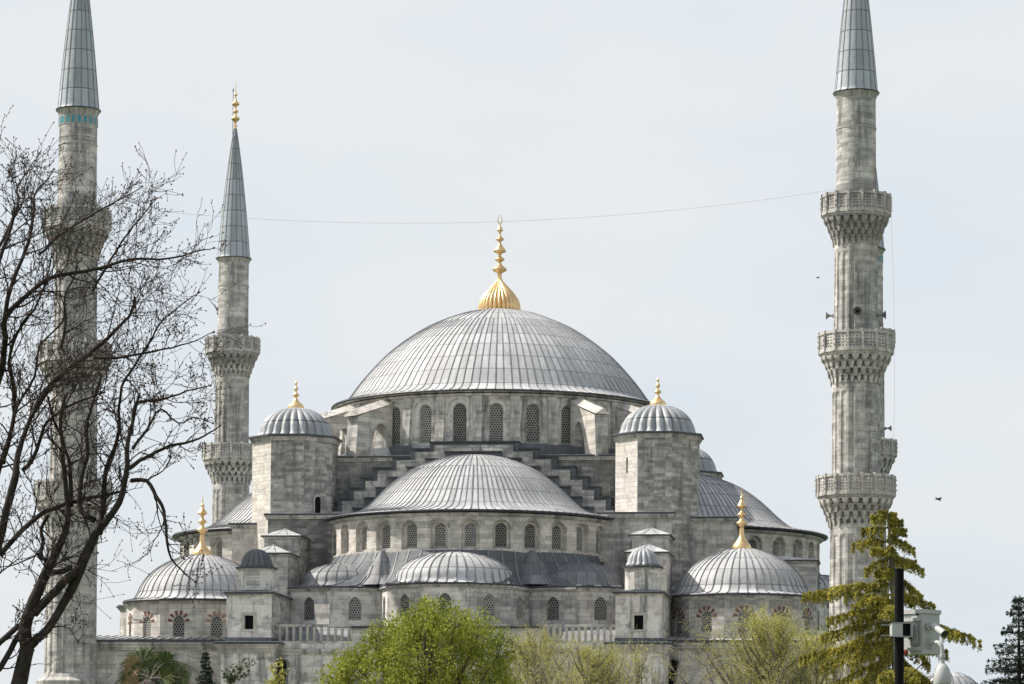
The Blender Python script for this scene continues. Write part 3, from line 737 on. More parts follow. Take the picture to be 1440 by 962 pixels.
# ---- front buttress towers with small fluted domes
def tower(cx, zsh=0.0):
    x0, x1 = cx - 1.58, cx + 1.58
    m = MB()
    m.box(cx - 1.85, cx + 1.85, -30.3, -21.9, 0, 11.35, M_PLAS)
    pf = rect(cx - 1.85, cx + 1.85, -30.3, -21.9)
    m.prism(pf(.08), 11.35, 11.5, M_TRIM); m.prism(pf(.16), 11.5, 11.66, M_TRIM); m.prism(pf(.28), 11.66, 11.84, M_TRIM)
    m.prism(pf(.4), 11.84, 11.95, M_TRIM); m.prism(pf(.46), 11.95, 12.1, M_EDGE); m.prism(pf(.42), 12.1, 12.14, M_LEAD)
    lower = m.build('tower_base', mosque)
    m = MB()   # arched passage in each flank
    for s_ in (-1, 1):
        mp_ = planemap(cx + s_ * 1.85, -26.0, s_ * pi / 2); ol = outline(0, 4.6, 4.0, 11.0, 0.1, 12)
        m.face([mp_(u, v, -.012) for u, v in (ol if s_ > 0 else ol)], M_HOLE)
        o3 = outline(0, 5.2, 4.0, 11.25, 0.1, 12); collar(m, mp_, o3, ol, -.03, M_TRIM)
    m.build('arched_passage', lower)
    m = MB()
    W_, zb, zt = .62, 13.0, 13.95
    # front with a real square window hole
    F = lambda a, b, c, d, y=-30.0, mt=M_PLAS: m.face([(a, y, c), (b, y, c), (b, y, d), (a, y, d)], mt)
    F(x0, cx - W_ / 2, 12.14, 15.4); F(cx + W_ / 2, x1, 12.14, 15.4); F(cx - W_ / 2, cx + W_ / 2, 12.14, zb); F(cx - W_ / 2, cx + W_ / 2, zt, 15.4)
    for (a, b) in (((x1, -30), (x1, -22)), ((x1, -22), (x0, -22)), ((x0, -22), (x0, -30))):
        m.face([(*a, 12.14), (*b, 12.14), (*b, 15.4), (*a, 15.4)], M_GREY)
    pf = rect(x0, x1, -30, -22)
    m.prism(pf(.06), 12.14, 12.42, M_LEADB)
    m.prism(pf(.08), 15.3, 15.42, M_TRIM); m.prism(pf(.2), 15.42, 15.54, M_EDGE); m.prism(pf(.16), 15.54, 15.6, M_LEADT)
    up = m.build('tower_body', mosque)
    m = MB(); fw = .2
    for (a, b, c, d) in ((cx - W_ / 2 - fw, cx - W_ / 2, zb, zt), (cx + W_ / 2, cx + W_ / 2 + fw, zb, zt), (cx - W_ / 2 - fw, cx + W_ / 2 + fw, zt, zt + fw), (cx - W_ / 2 - fw - .05, cx + W_ / 2 + fw + .05, zb - .16, zb)):
        m.box(a, b, -30.05, -29.7, c, d, M_FRAME)
    m.face([(cx - W_ / 2, -29.7, zb), (cx + W_ / 2, -29.7, zb), (cx + W_ / 2, -29.7, zt), (cx - W_ / 2, -29.7, zt)], M_HOLE)
    m.build('window', up)
    m = MB(); oc = lambda o: ngon(cx + .12, -28.2, 1.28 + o, 8, R(22.5))
    m.prism(oc(.18), 15.6, 15.72, M_LEADB); m.prism(oc(0), 15.72, 17.2, M_PLAS); m.prism(oc(.08), 17.12, 17.24, M_TRIM); m.prism(oc(.2), 17.24, 17.36, M_EDGE)
    ob = m.build('lantern', mosque)
    m = MB(); pr = [(1.42, 17.36), (1.2, 17.42)] + [(1.1 * cos(t) ** .9, 17.45 + 1.2 * sin(t)) for t in [pi / 2 * i / 9 for i in range(1, 9)]] + [(0, 18.66)]
    revolve(m, 0, 0, pr, 16 * 6, M_LEADT if cx > 0 else M_LEADS, uvn=16, plen=5, lobes=16, lobe_d=.13)
    m.build('lantern_dome', ob, smooth=50, loc=(cx + .12, -28.2, 0))
tower(-13.3); tower(13.45)

# ---- corner domes
def corner_dome(cx, cy, off, name_lab, dz=0.0, warm=True):
    n = 12; Rc = 5.35; ap = Rc * cos(pi / n); side = 2 * Rc * sin(pi / n); m = MB(); ws = []
    wmat = M_WARM if warm else M_GREY
    for i in range(n):
        a = R(off) + 2 * pi * i / n
        mp_ = planemap(cx + ap * sin(a), cy - ap * cos(a), a)
        ol = outline(0, .86, 13.1 + dz, 14.62 + dz, 0.1)
        bay(m, mp_, -side / 2, side / 2, 12.0 + dz, 15.65 + dz, ol, .2, wmat, nu=1)
        # alternating voussoirs
        NV = 11
        for k in range(NV):
            t0, t1 = pi * k / NV, pi * (k + 1) / NV
            if k % 2 == 0:
                r0, r1 = .46, .80; zc = 14.17 + dz
                m.face([mp_(-cos(t0) * r0, zc + sin(t0) * r0, -.02), mp_(-cos(t1) * r0, zc + sin(t1) * r0, -.02), mp_(-cos(t1) * r1, zc + sin(t1) * r1, -.02), mp_(-cos(t0) * r1, zc + sin(t0) * r1, -.02)], M_RED if not (warm and i == 1) else M_PINK)
                for (tt) in (t0, t1):
                    m.face([mp_(-cos(tt) * r0, zc + sin(tt) * r0, -.02), mp_(-cos(tt) * r1, zc + sin(tt) * r1, -.02), mp_(-cos(tt) * r1, zc + sin(tt) * r1, 0), mp_(-cos(tt) * r0, zc + sin(tt) * r0, 0)], M_RED)
        ws.append((cx + (ap - .12) * sin(a), cy - (ap - .12) * cos(a), 13.1 + dz, a))
    pf = lambda o: ngon(cx, cy, Rc + o, n, R(off + 15))
    m.prism(pf(.08), 15.45 + dz, 15.58 + dz, M_TRIM); m.prism(pf(.16), 15.58 + dz, 15.68 + dz, M_TRIM)
    d = m.build('corner_dome_drum', mosque)
    wm = window_mesh(.86, 1.52, .1, .19)
    for x, y, z, a in ws: put_window(d, x, y, z, a, wm)
    m = MB()
    pr = smoothprof([(5.62, 15.80), (5.2, 15.88), (4.85, 16.02), (4.62, 16.35), (4.4, 16.9), (3.95, 17.55), (3.35, 18.12), (2.6, 18.6), (1.75, 18.98), (.85, 19.22), (0, 19.28)], 3)
    pr = [(r, z + dz) for r, z in pr]
    revolve(m, 0, 0, pr, 144, M_LEAD, uvn=48, plen=1.3)
    ribs(m, 0, 0, pr, 48, M_SEAM, wdt=.08, hgt=.05, alt=.35)
    revolve(m, 0, 0, [(5.3, 15.66 + dz), (5.6, 15.66 + dz), (5.66, 15.74 + dz), (5.62, 15.80 + dz)], 96, M_EDGE)
    dm = m.build('corner_dome', mosque, smooth=35, loc=(cx, cy, 0))
    fp = [(.66, 0), (.68, .15), (.62, .42), (.36, .75), (.2, 1.05), (.17, 1.35), (.17, 1.75), (.36, 1.88), (.38, 2.02), (.16, 2.2), (.14, 2.42), (.3, 2.52), (.3, 2.64), (.13, 2.78), (.12, 3.02), (.33, 3.14), (.31, 3.26), (.15, 3.55), (.1, 3.68), (.15, 3.76), (.05, 3.95), (0, 4.6)]
    finial_mesh('finial', dm, (0, 0, 19.1 + dz), fp, n=24)
    return d
corner_dome(19.85, -19.5, 5, '', 0, False)
corner_dome(-19.0, -19.5, -5, '', -.35, True)
corner_dome(19.85, 19.5, 5, '', 0, False)
corner_dome(-19.0, 19.5, -5, '', -.35, True)

# ---- hall walls with big blind arches
m = MB(); H0 = 12.15
m.box(-26.6, 26.6, -24.0, 26.4, 0, H0 - .3, M_GREY, M_LEADT)
hall = m.build('hall_block', mosque)
for (xa, xb, xc, mt) in ((15.3, 26.6, 20.6, M_GREY), (-25.4, -15.15, -20.2, M_WARM)):
    m = MB(); mp_ = planemap((xa + xb) / 2, -26.2, 0); hwid = (xb - xa) / 2; cc = xc - (xa + xb) / 2
    ol = outline(cc, 8.4, 2.0, 11.15, .0, 20)
    bay(m, mp_, -hwid, hwid, 0, 12.2, ol, .55, mt, nu=2)
    o3 = outline(cc, 9.5, 2.0, 11.7, .0, 20)
    for k in range(1, len(ol) - 2):
        a, b, c, e = ol[k], ol[k + 1], o3[k + 1], o3[k]
        mm = M_TRIM
        m.face([mp_(*a, -.06), mp_(*b, -.06), mp_(*c, -.06), mp_(*e, -.06)], mm, [a, b, c, e])
        m.face([mp_(*e, -.06), mp_(*c, -.06), mp_(*c, 0), mp_(*e, 0)], mm)
        m.face([mp_(*a, -.06), mp_(*b, -.06), mp_(*b, 0), mp_(*a, 0)], mm)
    # back panel with the arched window
    ow = outline(cc, 2.0, 5.6, 10.15, .0, 20)
    collar(m, mp_, ol, ow, .55, M_WARM)
    for k in range(len(ow) - 1): m.face([mp_(*ow[k], .55), mp_(*ow[k + 1], .55), mp_(*ow[k + 1], .9), mp_(*ow[k], .9)], M_WARM)
    for k in range(13):
        if k % 2 == 0:
            t0, t1 = pi * k / 13, pi * (k + 1) / 13; zc = 9.15
            m.face([mp_(cc - cos(t0) * 1.04, zc + sin(t0) * 1.04, .53), mp_(cc - cos(t1) * 1.04, zc + sin(t1) * 1.04, .53), mp_(cc - cos(t1) * 1.5, zc + sin(t1) * 1.5, .53), mp_(cc - cos(t0) * 1.5, zc + sin(t0) * 1.5, .53)], M_RED)
    # sides + cornice + sloping lead roof
    m.face([(xb, -26.2, 0), (xb, -23.9, 0), (xb, -23.9, 12.2), (xb, -26.2, 12.2)], mt)
    m.face([(xa, -26.2, 0), (xa, -23.9, 0), (xa, -23.9, 12.2), (xa, -26.2, 12.2)], mt)
    pf = rect(xa, xb, -26.2, -23.9)
    m.prism(pf(.1), 11.75, 11.92, M_TRIM); m.prism(pf(.22), 11.92, 12.12, M_TRIM); m.prism(pf(.34), 12.12, 12.3, M_TRIM); m.prism(pf(.42), 12.3, 12.46, M_EDGE)
    m.face([(xa - .4, -26.6, 12.47), (xb + .4, -26.6, 12.47), (xb + .4, -22.0, 12.95), (xa - .4, -22.0, 12.95)], M_LEAD)
    m.face([(xa - .4, -22.0, 12.95), (xb + .4, -22.0, 12.95), (xb + .4, -14, 12.95), (xa - .4, -14, 12.95)], M_LEAD)
    seams_rect(m, xa - .3, xb + .3, -26.6, -22.0, 12.47, 12.95, 18)
    hw_ = m.build('hall_wall', mosque)
    put_window(hw_, xc, -26.2 + .72, 5.6, 0, window_mesh(2.0, 4.55, .0, .26))

# ---- dark leaning arched hoods beside the towers
for (xt, xb, yy, w_, zt_) in ((15.62, 15.0, -26.62, .3, 11.15), (-11.1, -11.35, -29.25, .34, 10.95), (11.45, 11.3, -29.2, .15, 11.2)):
    m = MB(); P = []
    for i in range(9):
        t = pi - pi * i / 8; P.append((xt + w_ * cos(t), zt_ - w_ + w_ * sin(t)))
    P = [(xb - w_, 6.0 if xb < 14 else 8.2)] + P + [(xb + w_ * .8, 6.0 if xb < 14 else 8.2)]
    m.face([(a, yy, b) for a, b in reversed(P)], M_HOLE)
    O = [(xt + (a - xt) * 1.28 if k not in (0, len(P) - 1) else a + (.1 if k else -.1), b + (.1 if 0 < k < len(P) - 1 else 0)) for k, (a, b) in enumerate(P)]
    for i in range(len(P) - 1):
        a, b, c, e = P[i], P[i + 1], O[i + 1], O[i]
        m.face([(a[0], yy - .12, a[1]), (b[0], yy - .12, b[1]), (c[0], yy - .12, c[1]), (e[0], yy - .12, e[1])], M_DARK)
        m.face([(e[0], yy - .12, e[1]), (c[0], yy - .12, c[1]), (c[0], yy + .5, c[1]), (e[0], yy + .5, e[1])], M_DARK)
        m.face([(a[0], yy - .12, a[1]), (b[0], yy - .12, b[1]), (b[0], yy, b[1]), (a[0], yy, a[1])], M_DARK)
    m.build('arched_niche', mosque)

# ---- central terrace: solid parapet, balustrades, lower wall
m = MB()
m.box(-12.0, 12.0, -29.0, -22.0, 0, 12.1, M_PLAS, M_LEADT)
for z0, z1, o_ in ((11.3, 11.5, .08), (11.5, 11.7, .16)): m.box(-12.0, 12.0, -29.0 - o_, -28.9, z0, z1, M_TRIM)
for (x0, x1) in ((-11.6, -5.0), (5.0, 11.7)):
    m.face([(x0, -27.6, 12.16), (x1, -27.6, 12.16), (x1, -24.2, 13.55), (x0, -24.2, 13.55)], M_LEADM)
    m.face([(x0, -27.6, 12.1), (x1, -27.6, 12.1), (x1, -27.6, 12.16), (x0, -27.6, 12.16)], M_EDGE)
m.build('terrace_wall', mosque)
m = MB()
m.box(-6.3, 6.9, -29.45, -28.3, 8.5, 13.1, M_TRIM); m.box(-6.3, 6.9, -29.6, -28.2, 13.1, 13.24, M_EDGE, M_LEAD)
m.box(-5.7, 6.3, -29.5, -29.44, 9.2, 12.5, M_GREY)
m.build('parapet', mosque)
for (xa, xb) in ((-11.6, -6.3), (6.9, 11.7)):
    m = MB(); m.box(xa, xb, -29.0, -28.6, 13.22, 13.4, M_TRIM); m.box(xa, xb, -29.0, -28.6, 12.1, 12.24, M_TRIM)
    b = m.build('balustrade', mosque)
    m = MB(); h = .98
    prof = [(.14, 0), (.14, .1), (.11, .13), (.15, .4), (.12, .8), (.10, .86), (.14, .9), (.14, .98)]
    m.box(-.085, .085, -.1, .1, 0, .98, M_TRIM); bmo = m.build('baluster', b, loc=(xa + .25, -28.8, 12.24))
    n = 11
    for i in range(1, n):
        c = bmo.copy(); COL.objects.link(c); c.location.x = xa + .25 + (xb - xa - .5) * i / (n - 1)

# ================================================================== MINARETS
def panel_holes(m, P, uw, v0, v1, mat, nx, ny):
    """pierced stone panel: P(u,v,d)"""
    cw, ch = uw / nx, (v1 - v0) / ny
    for i in range(nx):
        for j in range(ny):
            x0 = -uw / 2 + i * cw; z0 = v0 + j * ch; a = .28
            o = [(x0, z0), (x0 + cw, z0), (x0 + cw, z0 + ch), (x0, z0 + ch)]
            q_ = [(x0 + cw * a, z0 + ch * a), (x0 + cw * (1 - a), z0 + ch * a), (x0 + cw * (1 - a), z0 + ch * (1 - a)), (x0 + cw * a, z0 + ch * (1 - a))]
            for k in range(4):
                m.face([P(*o[k], 0), P(*o[(k + 1) % 4], 0), P(*q_[(k + 1) % 4], 0), P(*q_[k], 0)], mat)
                m.face([P(*q_[k], 0), P(*q_[(k + 1) % 4], 0), P(*q_[(k + 1) % 4], .14), P(*q_[k], .14)], mat)
def shaft(m, z0, z1, r0, r1, n=18, fluted=True):
    def ring(r, rec):
        P = []
        for i in range(n):
            for f_, dr in (((-.14), 0), (.14, 0), (.24, -rec), (.5, -rec * 1.25), (.76, -rec)):
                a = 2 * pi * (i + f_) / n; P.append(((r + dr) * sin(a), -(r + dr) * cos(a)))
        return P
    levels = [(z0, r0, 0), (z0 + .35, r0, 0), (z0 + .55, r0, .07), (z1 - .9, r1, .07), (z1 - .7, r1, 0), (z1, r1, 0)] if fluted else [(z0, r0, 0), (z1, r1, 0)]
    zz = []
    for i in range(len(levels) - 1):
        (za, ra, ca), (zb, rb, cb_) = levels[i], levels[i + 1]
        A, B = ring(ra, ca), ring(rb, cb_); k = len(A)
        for j in range(k):
            q0, q1 = A[j], A[(j + 1) % k]; p0, p1 = B[j], B[(j + 1) % k]
            u0, u1 = j / k * 2 * pi * r0, (j + 1) / k * 2 * pi * r0
            m.face([(*q0, za), (*q1, za), (*p1, zb), (*p0, zb)], M_MIN, [(u0, za), (u1, za), (u1, zb), (u0, zb)])
def balcony(m, zr, rs_low, rp, jag=0, npan=16):
    """zr: rail top; rp: parapet radius; rs_low: shaft radius beneath"""
    zb = zr - 1.25
    poly = lambda r: ngon(0, 0, r, npan, pi / npan)
    m.prism(poly(rp + .06), zb - .16, zb, M_TRIM)
    m.prism(poly(rp - .05), zb - .3, zb - .16, M_TRIM)
    sd_ = 2 * rp * sin(pi / npan); ap = rp * cos(pi / npan)
    for i in range(npan):
        a = 2 * pi * i / npan
        P = planemap(ap * sin(a), -ap * cos(a), a)
        m.face([P(-sd_ / 2, zb, .15), P(sd_ / 2, zb, .15), P(sd_ / 2, zb + .12, .15), P(-sd_ / 2, zb + .12, .15)], M_MIN)
        panel_holes(m, P, sd_, zb + .1, zr - .15, M_MIN, 4, 5)
        for (v0, v1, d0) in ((zb, zb + .12, -.04), (zr - .17, zr, -.05)):
            q4 = [P(-sd_ / 2, v0, d0), P(sd_ / 2, v0, d0), P(sd_ / 2, v1, d0), P(-sd_ / 2, v1, d0)]; m.face(q4, M_TRIM)
            m.face([P(-sd_ / 2, v1, d0), P(sd_ / 2, v1, d0), P(sd_ / 2, v1, .2), P(-sd_ / 2, v1, .2)], M_TRIM)
            m.face([P(-sd_ / 2, v0, d0), P(sd_ / 2, v0, d0), P(sd_ / 2, v0, .2), P(-sd_ / 2, v0, .2)], M_TRIM)
        # post at the corner
        ac = a + pi / npan; s_, c_ = sin(ac), -cos(ac)
        pc = (rp * s_, rp * c_); t_ = (-c_ * .09, s_ * .09); n_ = (s_ * .1, c_ * .1)
        m.prism([(pc[0] - t_[0] - n_[0], pc[1] - t_[1] - n_[1]), (pc[0] + t_[0] - n_[0], pc[1] + t_[1] - n_[1]), (pc[0] + t_[0] + n_[0], pc[1] + t_[1] + n_[1]), (pc[0] - t_[0] + n_[0], pc[1] - t_[1] + n_[1])], zb - .1, zr + .06, M_TRIM)
        for zz in (zb + .25, zb + .6, zb + .95):
            m.prism([(pc[0] + n_[0] * .8 - t_[0] * .5, pc[1] + n_[1] * .8 - t_[1] * .5), (pc[0] + n_[0] * .8 + t_[0] * .5, pc[1] + n_[1] * .8 + t_[1] * .5), (pc[0] + n_[0] * 1.7, pc[1] + n_[1] * 1.7)], zz, zz + .1, M_TRIM)
    m.prism(poly(rp - .2), zb, zb + .05, M_MIN)
    # stalactite corbelling, 4 tiers
    ht = 1.75; z = zb - .3; tiers = 4; rr = [rp - .08 - (rp - .08 - rs_low - .06) * (k / tiers) ** .8 for k in range(tiers + 1)]
    for k in range(tiers):
        zt_, zb_ = z - ht * k / tiers, z - ht * (k + 1) / tiers
        ro, ri = rr[k], rr[k + 1]
        core = ri - .08
        m.prism(ngon(0, 0, core, 32), zb_, zt_, M_SOOT_SHADE)  # dark core paints the shade into the gaps between the corbels
        m.prism(ngon(0, 0, ro - .03, 32, pi / 32 * k), zt_ - .1, zt_, M_MIN)
        n = 22 if k % 2 == 0 else 24
        for i in range(n):
            a = 2 * pi * (i + (.5 if k % 2 else 0)) / n; s_, c_ = sin(a), -cos(a)
            wd = ro * 2 * pi / n * random.uniform(.27, .36)
            drop = random.uniform(.05, .3) if k == tiers - 1 else random.choice((0, 0, .12, .2))
            def Q(r, t, zz): return (r * s_ - c_ * t, r * c_ + s_ * t, zz)
            top = [Q(core - .05, -wd, zt_ - .1), Q(ro - .02, -wd, zt_ - .1), Q(ro - .02, wd, zt_ - .1), Q(core - .05, wd, zt_ - .1)]
            mid = [Q(core - .05, -wd, zt_ - .28), Q(ro - .06, -wd * .9, zt_ - .28), Q(ro - .06, wd * .9, zt_ - .28), Q(core - .05, wd, zt_ - .28)]
            bot = [Q(core - .05, -wd * .5, zb_ - drop), Q(ri + .06, -wd * .45, zb_ - drop), Q(ri + .06, wd * .45, zb_ - drop), Q(core - .05, wd * .5, zb_ - drop)]
            for (A, B) in ((top, mid), (mid, bot)):
                for e in range(3): m.face([A[e], A[e + 1], B[e + 1], B[e]], M_MIN)
            m.face(bot, M_MIN)
def minaret(lx, ly, dz, label, tiles, group='minarets around the mosque'):
    wx, wy = L2W(lx, ly); root = tag(empty('minaret', (wx, wy, 0), -TH), label, 'minaret', group)
    RA = [1.76, 1.62, 1.48, 1.33]
    rails = [23.45 + dz, 33.2 + dz, 42.7 + dz]; zc = 49.75 + dz
    m = MB(); m.box(-2.6, 2.6, -2.6, 2.6, 0, 7.2, M_GREY); m.prism(ngon(0, 0, 2.25, 18), 7.2, 9.3, M_MIN)
    revolve(m, 0, 0, [(2.3, 9.2), (2.35, 9.5), (1.95, 9.75), (1.85, 10.0)], 36, M_TRIM); m.build('base', root)
    zs = [9.6] + [r - 1.2 for r in rails] + [zc]
    for k in range(4):
        m = MB(); shaft(m, zs[k], (zs[k + 1] - 2.1 if k < 3 else zs[4]), RA[k] + .04, RA[k], fluted=(k < 3))
        if k == 3:
            m.prism(ngon(0, 0, RA[3] + .06, 36), zs[3] + .0, zs[3] + 1.9, M_MIN)
            m.prism(ngon(0, 0, RA[3] + .05, 36), zc - 2.5, zc - 2.38, M_TRIM)
        m.build('shaft', root)
    for k, (zr, rp) in enumerate(zip(rails, (2.62, 2.5, 2.33))):
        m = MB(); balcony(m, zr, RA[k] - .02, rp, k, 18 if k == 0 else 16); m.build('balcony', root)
    # neck mouldings + spire
    m = MB(); revolve(m, 0, 0, [(1.33, zc - .45), (1.38, zc - .3), (1.46, zc - .12), (1.56, zc)], 40, M_TRIM)
    m.build('neck', root, smooth=40)
    m = MB(); pr = [(1.57, zc - .02), (1.6, zc + .06)]
    revolve(m, 0, 0, pr, 48, M_EDGE)
    sp = smoothprof([(1.6, zc + .06), (1.46, zc + .14), (1.38, zc + .9), (1.2, zc + 2.9), (.98, zc + 5.1), (.72, zc + 7.4), (.42, zc + 9.7), (.14, zc + 11.55), (.1, zc + 11.75)], 3)
    revolve(m, 0, 0, sp, 48, M_SPIRE, uvn=16, plen=1.42)
    ribs(m, 0, 0, sp, 16, M_SEAM, wdt=.045, hgt=.03, alt=.12)
    m.build('spire', root, smooth=35)
    fp = [(.14, 0), (.11, .3), (.12, .62), (.36, .82), (.36, .98), (.14, 1.14), (.1, 1.38), (.24, 1.5), (.24, 1.6), (.09, 1.74), (.1, 2.0), (.3, 2.14), (.33, 2.3), (.12, 2.52), (.06, 2.9), (.14, 3.0), (.13, 3.12), (.05, 3.3), (.02, 4.1), (0, 4.3)]
    finial_mesh('finial', root, (0, 0, zc + 11.7), fp, n=18)
    if tiles:
        m = MB()
        for i in range(20):
            a = 2 * pi * i / 20; P = planemap(1.34 * sin(a), -1.34 * cos(a), a); ol = outline(0, .24, zc - 1.05, zc - .5)
            m.face([P(u, v, -.03) for u, v in reversed(ol)], M_TILE)
            o3 = outline(0, .31, zc - 1.1, zc - .45); collar(m, P, o3, ol, -.035, M_TRIM)
            for kk in range(len(o3) - 1): m.face([P(*o3[kk], -.035), P(*o3[kk + 1], -.035), P(*o3[kk + 1], .05), P(*o3[kk], .05)], M_TRIM)
        m.build('tile_band', root)
    return root
min_fl = minaret(-26.6, -27, 0.0, 'tall minaret at far left behind the bare tree with turquoise tiles under its spire', True)
min_fr = minaret(27.95, -27, 0.1, 'tall fluted minaret standing at the right with three balconies and loudspeakers', False)
min_rl = minaret(-27.6, 30, -.7, 'smaller looking rear minaret on the left with its whole spire and gilded finial in view', False)
min_rr = minaret(28.2, 30, -.7, 'rear minaret almost hidden behind the right minaret', True)
m = MB()  # lightning rod with stays on the rear left minaret
m.box(-.55, -.51, -.02, .02, 57, 64.2, M_EDGE)
for z in (58.2, 61.0, 63.0): m.box(-.55, -.05, -.015, .015, z, z + .03, M_EDGE)
m.box(-.57, -.49, -.04, .04, 64.1, 64.35, M_EDGE)
m.build('lightning_rod', min_rl, loc=(.3, 0, 0))

# loudspeakers on the minarets
M_HORN = flat('horn_grey', (0.22, 0.22, 0.21), 0.5, 0.4); M_HORND = flat('horn_inside', (0.10, 0.10, 0.10), 0.6)
def speaker(lx, ly, z, a, label, rs=1.45):
    wx, wy = L2W(lx, ly); a0 = a
    o = MB(); m = o
    # horn along local -y
    pr = [(.05, 0), (.07, .16), (.12, .3), (.24, .42), (.30, .46)]
    for i in range(len(pr) - 1):
        for j in range(16):
            t0, t1 = 2 * pi * j / 16, 2 * pi * (j + 1) / 16
            (r0, y0), (r1, y1) = pr[i], pr[i + 1]
            m.face([(r0 * cos(t0), -y0, r0 * sin(t0)), (r0 * cos(t1), -y0, r0 * sin(t1)), (r1 * cos(t1), -y1, r1 * sin(t1)), (r1 * cos(t0), -y1, r1 * sin(t0))], M_HORN)
            if i > 1: m.face([(r0 * .9 * cos(t0), -y0 + .0, r0 * .9 * sin(t0)), (r0 * .9 * cos(t1), -y0, r0 * .9 * sin(t1)), (r1 * .93 * cos(t1), -y1, r1 * .93 * sin(t1)), (r1 * .93 * cos(t0), -y1, r1 * .93 * sin(t0))], M_HORND)
    for j in range(16):
        t0, t1 = 2 * pi * j / 16, 2 * pi * (j + 1) / 16
        m.face([(.1 * cos(t0), -.32, .1 * sin(t0)), (.1 * cos(t1), -.32, .1 * sin(t1)), (0, -.36, 0)], M_HOLE)
    r = empty('loudspeaker', (wx + (rs + .12) * sin(a - TH), wy - (rs + .12) * cos(a - TH), z), a - TH)
    tag(r, label, 'loudspeaker', 'loudspeakers on the minarets')
    m.build('horn', r, smooth=40)
    m = MB(); m.prism(ngon(0, .06, .11, 12), -.1, .1, M_HORN); m.box(-.03, .03, 0, .22, -.16, -.1, M_HORN); m.build('driver', r)
    return r
speaker(27.95, -27, 34.6, R(-90), 'grey horn loudspeaker pointing left off the right minaret above its middle balcony')
speaker(27.95, -27, 34.6, R(4), 'round horn loudspeaker facing the viewer above the middle balcony of the right minaret')
speaker(27.95, -27, 34.55, R(78), 'horn loudspeaker pointing right on the right minaret above its middle balcony')
speaker(28.2, 30, 33.6, R(95), 'dark horn loudspeaker on the hidden rear minaret near its lower visible balcony', 1.5)
speaker(-27.6, 30, 32.6, R(88), 'dark horn loudspeaker on the right of the rear left minaret by the turret dome', 1.7)

# floodlights
M_FL = flat('floodlight_body', (0.5, 0.5, 0.5), 0.4, 0.5, .3)
def floodlight(lx, ly, z, tilt, label, rz=0):
    wx, wy = L2W(lx, ly); r = tag(empty('floodlight', (wx, wy, z), -TH + rz), label, 'floodlight', 'floodlights on the mosque ledges')
    m = MB(); c, s_ = cos(tilt), sin(tilt)
    def T(x, y, zz): return (x, y * c - zz * s_, y * s_ + zz * c + .3)
    pts = [(-.42, -.12), (.42, -.12), (.36, .16), (-.36, .16)]
    f_, b_ = [T(x, -.16, zz) for x, zz in ((-.42, -.2), (.42, -.2), (.42, .2), (-.42, .2))], [T(x, .14, zz) for x, zz in ((-.3, -.13), (.3, -.13), (.3, .13), (-.3, .13))]
    for k in range(4): m.face([f_[k], f_[(k + 1) % 4], b_[(k + 1) % 4], b_[k]], M_FL)
    m.face(b_, M_FL); m.build('housing', r)
    m = MB(); m.face([(p[0] * .95, p[1] - .004, p[2]) for p in f_], M_FRAME); m.build('lens', r)
    m = MB(); m.box(-.46, -.43, -.03, .03, 0, .36, M_EDGE); m.box(.43, .46, -.03, .03, 0, .36, M_EDGE); m.box(-.46, .46, -.03, .03, -.04, 0, M_EDGE); m.build('bracket', r)
floodlight(-22.4, -24.5, 13.75, R(-35), 'floodlight mounted on the left corner dome drum, tilted down', 0)
floodlight(17.6, -25.2, 12.65, R(15), 'small floodlight on the ledge below the right corner dome', 0)

# cables
M_WIRE = flat('cable', (0.30, 0.30, 0.32), .6)
def tube(m, pts, rad, mat, n=5):
    prev = None
    for i, p in enumerate(pts):
        p = Vector(p); d = (Vector(pts[min(i + 1, len(pts) - 1)]) - Vector(pts[max(i - 1, 0)])).normalized()
        u = d.cross(Vector((0, 0, 1)));
        if u.length < .05: u = d.cross(Vector((1, 0, 0)))
        u.normalize(); v = d.cross(u); r = rad[i] if isinstance(rad, (list, tuple)) else rad
        ring = [p + (u * cos(2 * pi * k / n) + v * sin(2 * pi * k / n)) * r for k in range(n)]
        if prev:
            for k in range(n): m.face([prev[k], prev[(k + 1) % n], ring[(k + 1) % n], ring[k]], mat)
        prev = ring
a = Vector((*L2W(-25.3, -27), 43.1)); b = Vector((*L2W(26.6, -27), 43.3)); m = MB()
tube(m, [a.lerp(b, t / 60) - Vector((0, 0, 7.2 * (1 - (2 * t / 60 - 1) ** 2) * .25)) for t in range(61)], .008, M_WIRE, 4)
tag(m.build('cable'), 'thin cable sagging across the sky between the left and right minarets', 'cable')
a = Vector((*L2W(30.3, -26.5), 42.4)); b = Vector((*L2W(30.5, -26), 24.6)); m = MB()
tube(m, [a.lerp(b, t / 8) + Vector((.15 * sin(t * pi / 8), 0, 0)) for t in range(9)], .006, M_WIRE, 4)
tag(m.build('cable'), 'thin vertical cable hanging beside the right minaret balconies', 'cable')

# ================================================================== VEGETATION
def leafmat(name, c1, c2, trans=0.25, scale=.8):
    q = NM(name, .65, .25); o = q.n('ShaderNodeTexCoord').outputs['Object']
    n = q.noise(o, scale, 3, .6); gi = q.n('ShaderNodeTexWhiteNoise', noise_dimensions='3D')
    ge = q.n('ShaderNodeNewGeometry'); q.l(ge.outputs['Random Per Island'], gi.inputs['Vector'])
    c = q.mix(q.math('ADD', q.math('MULTIPLY', gi.outputs['Value'], .5), q.rng(n, .35, .65, 0, .5)), c1, c2)
    q.col(c)
    tb = q.n('ShaderNodeBsdfTranslucent'); q.l(c, tb.inputs[0]); mx = q.n('ShaderNodeMixShader'); mx.inputs[0].default_value = trans
    q.l(q.b.outputs[0], mx.inputs[1]); q.l(tb.outputs[0], mx.inputs[2]); q.l(mx.outputs[0], q.t.nodes['Material Output'].inputs[0])
    return q.m
M_BARK = flat('dark_bark', (0.045, 0.038, 0.034), .95, .1, 0, 8, .5)
